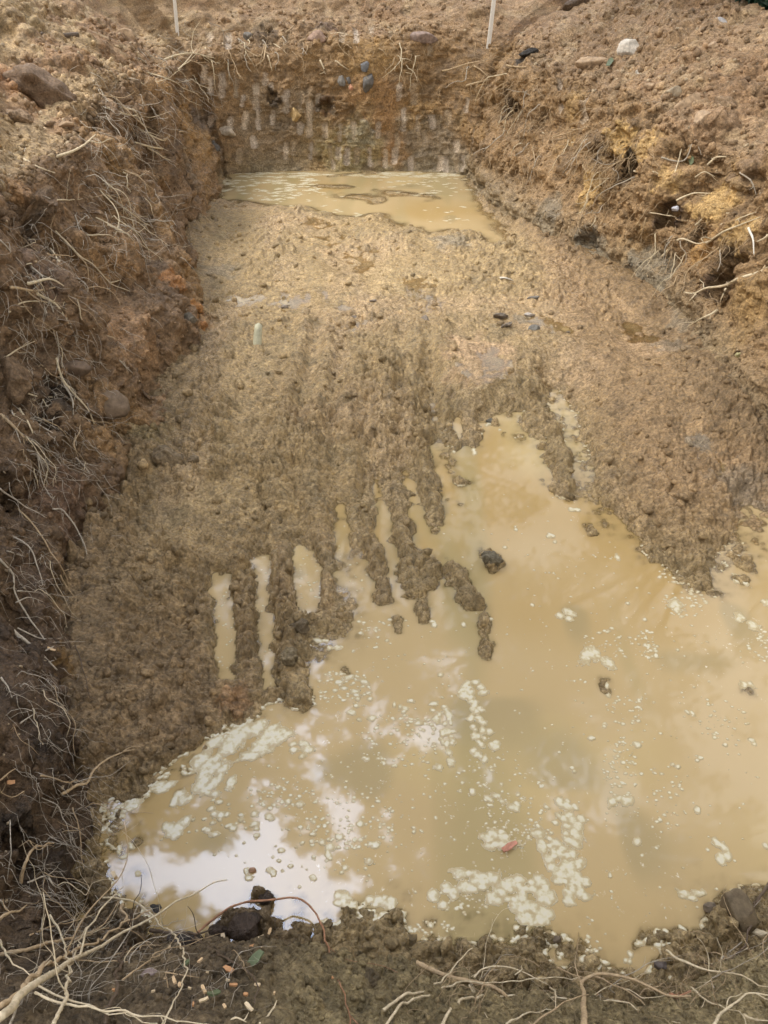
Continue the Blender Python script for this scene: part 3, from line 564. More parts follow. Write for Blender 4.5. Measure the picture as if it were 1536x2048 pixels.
for px, py, rx, ry, s in [(350, 1570, 120, 40, .9), (520, 1500, 90, 50, .7), (680, 1370, 70, 50, .7), (650, 1480, 90, 60, .5), (800, 1500, 120, 60, .4), (560, 1640, 200, 90, .45), (940, 1470, 90, 90, .8), (1120, 1700, 100, 120, .9), (930, 1790, 100, 60, .6), (700, 1780, 100, 50, .5), (1240, 1520, 50, 80, .65),
                          (1370, 1210, 60, 50, .7), (1290, 1290, 60, 40, .5), (1210, 1290, 60, 60, .5), (1530, 1290, 50, 50, .6), (1450, 1410, 60, 30, .3), (1320, 1600, 80, 80, .4), (1400, 1780, 120, 60, .4), (880, 1250, 80, 40, .2), (1180, 1140, 40, 30, .4), (760, 1650, 120, 60, .35), (850, 1880, 90, 30, .7), (1100, 1880, 200, 30, .3)]:
    blob(px, py, rx, ry, s=s)
o = np_mesh('water', V, F, WM, {'Col': col, 'Scum': scm, 'Murk': murk(V, 0.)}); o['kind'] = 'structure'
V, F, col, scm, blob = water_sheet('puddle', -2.6, 2.3, 7.8, 12.3, L2, .03, lambda x, y: (bil(S2, x, y) < .3))
blob(560, 380, 120, 30, (.5, .36, .17), .7); blob(900, 420, 90, 30, (.5, .37, .17), .7); blob(760, 390, 120, 20, (.33, .26, .14), .5)
o = np_mesh('puddle', V, F, WM, {'Col': col, 'Scum': scm*.3-.1, 'Murk': murk(V, L2, .022)}); o['kind'] = 'structure'
for q_n, (pl, zz) in enumerate(puds):
    q = poly_px(pl, zz); lo = q.min(0)-.12; hi = q.max(0)+.12
    V, F, col, scm, blob = water_sheet('puddle', lo[0], hi[0], lo[1], hi[1], zz, .02, lambda x, y: sdpoly(np.stack([x, y], 1), q) < .09)
    o = np_mesh('puddle', V, F, WM, {'Col': mixc(col, (.3, .22, .11), np.full(len(V), .5)), 'Scum': scm*0-.6, 'Murk': murk(V, zz, .012 if q_n < 4 else .03)}); o['kind'] = 'structure'

# ------------------------------------------------------------------ foam
m, ntf, b = new_mat('foam'); L = ntf.links.new
tcn = N(ntf, 'ShaderNodeTexCoord'); vv = N(ntf, 'ShaderNodeTexVoronoi', Scale=140.); L(tcn.outputs['Object'], vv.inputs['Vector'])
nn = N(ntf, 'ShaderNodeTexNoise', Scale=45., Detail=5.); L(tcn.outputs['Object'], nn.inputs['Vector'])
fa = N(ntf, 'ShaderNodeAttribute'); fa.attribute_name = 'F'
ad = N(ntf, 'ShaderNodeMath', operation='MULTIPLY_ADD'); ad.inputs[1].default_value = 1.5; ad.inputs[2].default_value = -.86; L(nn.outputs['Fac'], ad.inputs[0])
a2 = N(ntf, 'ShaderNodeMath', operation='ADD'); L(fa.outputs['Fac'], a2.inputs[0]); L(ad.outputs[0], a2.inputs[1])
rr = N(ntf, 'ShaderNodeValToRGB'); L(a2.outputs[0], rr.inputs['Fac']); e = rr.color_ramp.elements
e[0].position = 0; e[0].color = (.50, .44, .30, 1); e[1].position = 1; e[1].color = (.62, .57, .44, 1)
for p_, c_ in ((.10, (.56, .49, .33, 1)), (.22, (.42, .325, .175, 1)), (.5, (.47, .385, .225, 1)), (.78, (.62, .56, .40, 1))): q_ = e.new(p_); q_.color = c_
L(rr.outputs['Color'], b.inputs['Base Color'])
al = N(ntf, 'ShaderNodeMapRange'); al.inputs['From Min'].default_value = -.08; al.inputs['From Max'].default_value = .12; al.inputs['To Max'].default_value = .86; L(a2.outputs[0], al.inputs['Value']); L(al.outputs['Result'], b.inputs['Alpha'])
bp = N(ntf, 'ShaderNodeBump', Strength=.4, Distance=.002); L(vv.outputs['Distance'], bp.inputs['Height']); L(bp.outputs['Normal'], b.inputs['Normal']); b.inputs['Roughness'].default_value = .25
b.inputs['Specular IOR Level'].default_value = .3
FOAM = m
def foam_mesh(name, blobs, z, cell=.004, hgt=.010, seed=0):
    """blobs: (x, y, rx, ry, ang). domes with creases where they meet, wobbly outline"""
    B = np.array(blobs, float); x0 = (B[:, 0]-B[:, 2:4].max(1)).min()-.02; x1 = (B[:, 0]+B[:, 2:4].max(1)).max()+.02
    y0 = (B[:, 1]-B[:, 2:4].max(1)).min()-.02; y1 = (B[:, 1]+B[:, 2:4].max(1)).max()+.02
    xs = np.arange(x0, x1, cell); ys_ = np.arange(y0, y1, cell); xx, yy = np.meshgrid(xs, ys_); f = np.full(xx.shape, -1.)
    P = np.stack([xx, yy, np.full(xx.shape, seed*.37)], -1).reshape(-1, 3).astype(f4)
    wx = (vn(P, 40, seed)*.45+vn(P, 18, seed+3)*.35+vn(P, 95, seed+6)*.4).reshape(xx.shape)
    for bx, by, rx, ry, an in B:
        R = max(rx, ry)*1.3; i0, i1 = np.searchsorted(xs, [bx-R, bx+R]); j0, j1 = np.searchsorted(ys_, [by-R, by+R])
        sx = xx[j0:j1, i0:i1]-bx; sy = yy[j0:j1, i0:i1]-by; ca, sa = math.cos(an), math.sin(an)
        q = ((sx*ca+sy*sa)/rx)**2+((-sx*sa+sy*ca)/ry)**2
        f[j0:j1, i0:i1] = np.maximum(f[j0:j1, i0:i1], 1-q*(1+wx[j0:j1, i0:i1]))
    V = np.stack([xx, yy, z+np.where(f > 0, .001+hgt*.4*np.clip(f, 0, 1)**.6, -.003)], -1).reshape(-1, 3)
    Fc = grid_faces(*xx.shape); k = (f.ravel() > 0); Fc = Fc[k[Fc].any(1)]
    if len(Fc) < 2: return None
    used = np.unique(Fc); rm = np.zeros(len(V), int); rm[used] = np.arange(len(used))
    return np_mesh(name, V[used], rm[Fc], FOAM, {'F': np.clip(f.ravel()[used], 0, 1)})
# isolated patches, px centre, radius px
FP = [(1127, 1230, 22, 14, 4), (1195, 1322, 30, 32, 7), (1210, 1378, 13, 18, 2), (1350, 1525, 15, 12, 2), (1205, 1450, 12, 9, 2), (1182, 1477, 9, 6, 1), (1240, 1607, 30, 20, 6), (1145, 1540, 12, 9, 2), (1497, 1375, 20, 14, 3), (1480, 1160, 14, 14, 3), (1485, 1245, 24, 18, 4),
      (1360, 1215, 26, 18, 4), (1440, 1700, 24, 30, 6), (1385, 1787, 34, 14, 6), (1395, 1620, 9, 10, 1), (1274, 1684, 12, 9, 1), (1105, 1077, 12, 10, 3), (1035, 1056, 8, 6, 2), (1150, 1018, 15, 7, 3), (1235, 1115, 8, 8, 1), (975, 1235, 14, 6, 2), (932, 1245, 10, 10, 2), (1500, 1485, 14, 8, 2),
      (1400, 1520, 14, 9, 3), (1380, 1425, 9, 10, 2), (1110, 1880, 18, 12, 3), (1255, 1915, 12, 14, 3), (980, 1630, 10, 7, 2), (945, 1585, 9, 9, 1), (877, 1535, 12, 9, 1), (1275, 1490, 12, 8, 1), (1220, 1750, 5, 8, 1), (1320, 1640, 8, 6, 1), (1535, 1700, 12, 12, 2), (1200, 1900, 14, 8, 2),
      (945, 905, 12, 9, 3), (912, 895, 9, 12, 2), (1125, 993, 14, 6, 3), (960, 868, 8, 4, 1), (980, 850, 14, 6, 2), (925, 967, 20, 6, 4), (860, 1248, 14, 8, 3), (1310, 1315, 10, 8, 2), (1290, 1240, 6, 4, 1), (1355, 1300, 6, 4, 1), (1450, 1490, 8, 5, 1), (1530, 1210, 14, 14, 3), (1000, 860, 6, 3, 1), (795, 1410, 10, 12, 2), (825, 1660, 12, 8, 2),
      (1065, 1210, 6, 4, 1), (1255, 1207, 7, 4, 1), (1180, 1062, 12, 6, 3), (1010, 1095, 6, 4, 1), (880, 1350, 8, 5, 1)]
ordn = ['first', 'second', 'third', 'fourth', 'fifth', 'sixth', 'seventh', 'eighth', 'ninth', 'tenth', 'eleventh', 'twelfth', 'thirteenth', 'fourteenth', 'fifteenth', 'sixteenth', 'seventeenth', 'eighteenth', 'nineteenth', 'twentieth', 'twenty-first', 'twenty-second', 'twenty-third', 'twenty-fourth', 'twenty-fifth', 'twenty-sixth', 'twenty-seventh', 'twenty-eighth', 'twenty-ninth', 'thirtieth']
FP.sort(key=lambda a: a[1])
cnt = {}
def shape_word(rx, ry, n):
    s = 'small' if max(rx, ry) < 9 else ('mid-sized' if max(rx, ry) < 16 else 'large')
    return s, ('round' if n == 1 else 'lobed' if n < 5 else 'many-lobed')
for px, py, rx, ry, n in FP:
    cx, cy = onz(px, py); s = pxsize((cx, cy, 0)); fy = abs(onz(px, py+10)[1]-cy)/10
    bl_ = []
    for k in range(n):
        a = random.uniform(0, 6.28); t = random.uniform(.35, .75) if n > 1 else 0; q = random.uniform(.42, .62) if n > 1 else .95
        bl_.append((cx+math.cos(a)*rx*s*t, cy+math.sin(a)*ry*fy*t, max(.007, rx*s*q*.85), max(.007, ry*fy*q), random.uniform(-.6, .6)))
    o = foam_mesh('foam_patch', bl_, 0., max(.003, s*1.1), .009, int(px) % 31)
    if o:
        sw, rd = shape_word(rx, ry, n); zone = 'upper puddle' if py < 1040 else 'middle puddle' if py < 1340 else 'lower puddle'
        key = (sw, rd, zone); cnt[key] = cnt.get(key, 0)+1
        tag(o, '%s %s foam patch, %s such from the top in %s' % (sw, rd, ordn[cnt[key]-1], zone), 'foam', 'cream foam patches floating on the puddle')
# masses of scum: many overlapping ovals
def mass(spec, name, z=0.):
    bl_ = []
    for (px, py, rx, ry, n, r0, r1, el, an) in spec:
        for k in range(n):
            a = random.uniform(0, 6.28); t = math.sqrt(random.random()); x_, y_ = px+math.cos(a)*rx*t, py+math.sin(a)*ry*t
            cx, cy = onz(x_, y_, z); s = pxsize((cx, cy, z)); r = random.uniform(r0, r1)*s
            bl_.append((cx, cy, r*el, r, an+random.uniform(-.4, .4)))
    return bl_
# shore foam where mud meets the water
sh = np.where((np.abs(Q[:, 2]) < .006) & (sdv < .1) & (sdv > -.12))[0]
su, sv_ = to_px(Q[sh, 0], Q[sh, 1], Q[sh, 2])
def shore(x0, x1, y0, y1, n, r0, r1):
    k = np.where((su > x0) & (su < x1) & (sv_ > y0) & (sv_ < y1))[0]; out = []
    if len(k) == 0: return out
    for j in RS.choice(k, min(n, len(k)), replace=False):
        out.append((Q[sh[j], 0], Q[sh[j], 1], random.uniform(r0, r1)*1.6, random.uniform(r0, r1), random.uniform(-1, 1)))
    return out
A1 = mass([(490, 1480, 70, 34, 20, 9, 18, 1.8, .6), (430, 1545, 44, 34, 12, 8, 16, 2, .9), (560, 1465, 20, 14, 6, 8, 14, 1.6, .5), (350, 1600, 20, 14, 5, 7, 12, 1.4, .6), (350, 1650, 24, 20, 8, 8, 15, 1.5, .8), (440, 1660, 30, 16, 5, 5, 10, 1.4, .5), (600, 1500, 30, 14, 5, 6, 11, 1.5, .2), (300, 1570, 60, 12, 14, 5, 9, 2, .5), (250, 1610, 30, 12, 10, 5, 9, 1.8, .6)], 'foam')
A2 = mass([(1120, 1660, 46, 62, 36, 5, 14, 1.3, -.8), (1130, 1760, 52, 56, 34, 6, 16, 1.2, -.3), (1040, 1790, 60, 30, 26, 8, 18, 1.3, 0), (950, 1760, 50, 20, 14, 8, 18, 1.3, 0), (1000, 1680, 30, 20, 10, 8, 14, 1.5, -.2), (1060, 1830, 40, 20, 14, 8, 16, 1.2, 0), (1010, 1600, 40, 20, 10, 4, 9, 1.5, -.8), (880, 1790, 40, 22, 10, 8, 14, 1.2, 0)], 'foam')
A3 = mass([(945, 1385, 22, 22, 16, 7, 13, 1.3, .2), (955, 1440, 14, 40, 16, 6, 10, 1, 0), (890, 1460, 20, 40, 12, 7, 12, .8, .2), (970, 1490, 26, 30, 18, 7, 14, .8, .2), (900, 1500, 10, 26, 5, 8, 13, .7, .3), (860, 1440, 60, 50, 18, 3, 8, 1.2, 0), (690, 1380, 50, 30, 8, 4, 8, 1.6, 0), (720, 1420, 30, 30, 6, 5, 10, 1.2, 0), (640, 1290, 40, 16, 8, 4, 8, 1.3, 0)], 'foam')
A4 = mass([(680, 1800, 30, 12, 8, 6, 12, 1.3, 0), (760, 1800, 26, 12, 8, 6, 12, 1.3, 0), (600, 1720, 60, 60, 14, 3, 8, 1.2, 0), (700, 1700, 60, 60, 14, 4, 10, 1.1, 0), (420, 1620, 60, 40, 12, 4, 9, 1.3, .5), (560, 1640, 80, 40, 14, 3, 8, 1.3, 0), (520, 1750, 30, 20, 5, 4, 8, 1.2, 0), (1500, 1790, 30, 22, 9, 6, 14, 1, .5), (1400, 1870, 60, 30, 8, 4, 8, 1, .5)], 'foam')
SHO = shore(190, 640, 1380, 1640, 150, .006, .013)+shore(190, 300, 1600, 1850, 50, .006, .012)+shore(830, 1420, 1840, 1960, 60, .007, .012)+shore(640, 820, 1800, 1860, 40, .007, .012)+shore(880, 1180, 780, 1020, 30, .007, .011)+shore(750, 1000, 1080, 1330, 60, .006, .010)+shore(1250, 1536, 1080, 1200, 40, .006, .01)
SPK = mass([(1050, 1150, 200, 200, 70, 1.2, 2.6, 1.3, 0), (1250, 1300, 250, 200, 120, 1.2, 3, 1.3, 0), (1200, 1600, 320, 280, 190, 1.3, 3.4, 1.2, 0), (780, 1400, 150, 180, 110, 1.3, 3, 1.2, 0), (620, 1620, 300, 130, 150, 1.3, 4, 1.2, 0), (900, 1700, 200, 120, 80, 1.5, 4, 1.2, 0), (450, 1250, 20, 100, 30, 1.2, 3, 1.2, 0), (530, 1230, 16, 100, 24, 1.2, 2.6, 1.2, 0), (620, 1160, 24, 60, 26, 1.5, 3, 1.5, 0), (700, 1120, 40, 80, 40, 1.3, 3, 1.2, 0)], 'foam')
SPK = [b_ for b_ in SPK if bil(HF, np.array([b_[0]]), np.array([b_[1]]))[0] < -.015]
LACE = mass([(x_, y_, a_, b_, n_, 1.2, 4.2, 1.3, 0) for x_, y_, a_, b_, n_ in ((1370, 1205, 44, 30, 70), (1345, 1150, 30, 22, 40), (1290, 1290, 26, 30, 50), (1215, 1290, 50, 40, 50), (1240, 1540, 34, 70, 90), (1250, 1420, 40, 30, 40), (1530, 1290, 34, 34, 50), (930, 1790, 60, 40, 70), (1110, 1890, 90, 26, 70), (640, 1290, 44, 16, 60), (690, 1375, 56, 36, 100), (800, 1480, 90, 60, 110), (1000, 1560, 90, 60, 70), (700, 1640, 90, 60, 110), (560, 1590, 70, 30, 60), (1320, 1600, 60, 70, 60), (1440, 1440, 60, 40, 40), (860, 1860, 60, 20, 60), (1040, 1650, 70, 40, 70), (740, 1260, 60, 40, 50))], 'foam')
LACE = [b_ for b_ in LACE if bil(HF, np.array([b_[0]]), np.array([b_[1]]))[0] < -.015]
for nm, bl_, lab, cell in (('foam', LACE, 'lacy broken scum drifting across the open water', .003), ('foam', A1+A3, 'mass of cream foam ovals drifted below the mud ridges', .004), ('foam', A2, 'curved raft of cream foam lower right in the puddle', .004), ('foam', A4+SHO, 'thin foam along the muddy shore', .004), ('foam', SPK, 'tiny foam specks scattered over the muddy water', .004)):
    o = foam_mesh(nm, bl_, 0., cell, .008 if bl_ is not SPK and bl_ is not LACE else .003, 5); tag(o, lab, 'foam', None, 'stuff')
B2 = mass([(540, 372, 100, 28, 110, 1.5, 5.5, 2.0, 0), (600, 400, 90, 20, 30, 1.2, 3, 2.0, 0), (850, 370, 100, 26, 60, 1.2, 3.5, 2.2, 0), (800, 350, 120, 5, 50, 2, 5, 3, 0), (560, 350, 110, 5, 40, 2, 5, 3, 0), (680, 430, 40, 12, 14, 2, 4, 2, 0), (900, 430, 60, 20, 14, 1.5, 3, 2, 0)], 'foam', L2)
o = foam_mesh('foam', [(a, b_, c*1.3, d*1.25, e) for a, b_, c, d, e in B2], L2, .006, .003, 3); tag(o, 'pale foam flecks drifting on the far puddle', 'foam', None, 'stuff')

# ------------------------------------------------------------------ tubes: roots, twigs
random.seed(23); RS = np.random.RandomState(29)
def tube_arrays(pts, radii, seg=6, wob=.12):
    P = np.array(pts, float); n = len(P); T = np.gradient(P, axis=0); T /= np.linalg.norm(T, axis=1)[:, None]+1e-9
    up = np.array([0.3, .2, .93]); A = np.cross(T, up); A /= np.linalg.norm(A, axis=1)[:, None]+1e-9; B = np.cross(T, A)
    an = np.arange(seg)*2*math.pi/seg; wob = wob*min(1, .006/max(radii[0], .001))
    rr = np.array(radii)[:, None]*(1+wob*RS.randn(n, seg))
    V = P[:, None]+A[:, None]*(np.cos(an)[None, :, None]*rr[..., None])+B[:, None]*(np.sin(an)[None, :, None]*rr[..., None])
    i = np.arange(n*seg).reshape(n, seg); j = np.roll(i, -1, 1)
    F = np.stack([i[:-1], j[:-1], j[1:], i[1:]], -1).reshape(-1, 4)
    V = V.reshape(-1, 3); c0, c1 = len(V), len(V)+1
    V = np.vstack([V, P[0]-T[0]*radii[0]*.4, P[-1]+T[-1]*radii[-1]*.6])
    cap = [[c0, j[0, k], i[0, k], i[0, k]] for k in range(0)]
    E = []
    for k in range(0, seg, 2):
        a_, b_, c_ = k, (k+1) % seg, (k+2) % seg
        if c_ == a_ or (seg % 2 and k == seg-1): c_ = b_; b_ = a_
        if b_ != a_: E.append([c0, i[0, c_], i[0, b_], i[0, a_]]); E.append([c1, i[-1, a_], i[-1, b_], i[-1, c_]])
    return V, np.vstack([F, np.array(E)])
def smooth_path(pts, step):
    P = np.nan_to_num(np.array(pts, float)); out = []
    E = np.vstack([2*P[0]-P[1], P, 2*P[-1]-P[-2]])
    for k in range(1, len(E)-2):
        n = max(2, int(np.linalg.norm(E[k+1]-E[k])/step)); t = np.linspace(0, 1, n, endpoint=False)[:, None]
        p0, p1, p2, p3 = E[k-1], E[k], E[k+1], E[k+2]
        out.append(.5*((2*p1)+(-p0+p2)*t+(2*p0-5*p1+4*p2-p3)*t*t+(-p0+3*p1-3*p2+p3)*t**3))
    return np.vstack(out+[P[-1:]])
def merge(parts):
    Vs, Fs, o = [], [], 0
    for v, f in parts: Vs.append(v); Fs.append(f+o); o += len(v)
    return np.vstack(Vs), np.vstack(Fs)
RM = {'pale': plain('pale_root', (.50, .41, .27), .7, 60, .35, .5, .002), 'tan': plain('tan_root', (.36, .26, .15), .75, 60, .4, .5, .002),
      'dark': plain('dark_root', (.09, .062, .04), .6, 50, .5, .6, .003), 'grey': plain('grey_root', (.36, .31, .24), .7, 60, .45, .5, .002), 'white': plain('white_stick', (.62, .58, .5), .6, 60, .2, .3, .002), 'red': plain('red_stem', (.26, .13, .07), .6, 50, .5, .4, .002)}
def kink(P, amp, sd_):
    n = len(P); k = max(3, int(n/(4 if amp < .006 else 16))); w_ = RS.randn(k, 3); idx_ = np.linspace(0, k-1, n)
    W_ = np.stack([np.interp(idx_, np.arange(k), w_[:, c]) for c in range(3)], 1); e = np.minimum(np.linspace(0, 1, n)*6, 1)[:, None]
    return P+W_*amp*e
def root(pts, th, mat='pale', lift=.02, side=3, label=None, group=None, name='root', cat='root', liftend=None, taper=.35):
    """pts in photo pixels laid on the modelled surface; lift in metres towards the viewer"""
    H = [hit(x, y) for x, y in pts]; n = len(H); W_ = []
    for k, (p, nn_, d) in enumerate(H):
        l = lift if liftend is None else lift+(liftend-lift)*k/(n-1)
        W_.append(np.array(p-d*l))
    # the surface has steps: relax depth jumps so the root hangs across them
    W_ = np.array(W_); rng_ = np.linalg.norm(W_-np.array(ORG), axis=1)
    for _ in range(2):
        r2 = rng_.copy()
        for k in range(1, n-1): r2[k] = min(rng_[k], .5*rng_[k]+.25*(rng_[k-1]+rng_[k+1]))
        rng_ = r2
    W_ = np.array(ORG)+(W_-np.array(ORG))/np.linalg.norm(W_-np.array(ORG), axis=1)[:, None]*rng_[:, None]
    s = pxsize(W_.mean(0)); r0 = th*s*.5
    P = kink(smooth_path(W_, max(.006, 5*s)), r0*.7, 0)
    parts = [tube_arrays(P, np.linspace(r0, r0*taper, len(P)))]; big_ = th >= 7 and name == 'root'
    L_ = np.linalg.norm(np.diff(P, axis=0), axis=1).sum()
    for k in range(side):
        i = random.randint(len(P)//5, len(P)-2); t = P[min(i+1, len(P)-1)]-P[i]; t /= np.linalg.norm(t)+1e-9
        dv = t*.7+RS.randn(3)*.55+np.array([0, 0, -.25]); dv /= np.linalg.norm(dv); ln = L_*random.uniform(.15, .4); q = [P[i]]
        for _ in range(7): dv = dv+RS.randn(3)*.22; dv /= np.linalg.norm(dv); q.append(q[-1]+dv*ln/7)
        rr_ = r0*random.uniform(.28, .5); parts.append(tube_arrays(smooth_path(q, ln/14), np.linspace(rr_, rr_*.4, len(smooth_path(q, ln/14))), 4))
    V, F = merge(parts[:1] if big_ else parts); o = np_mesh(name, V, F, RM[mat]); tag(o, label, cat, group)
    if big_:
        for q_ in parts[1:]: np_mesh('side_root', q_[0], q_[1], RM[mat], parent=o)
    return o
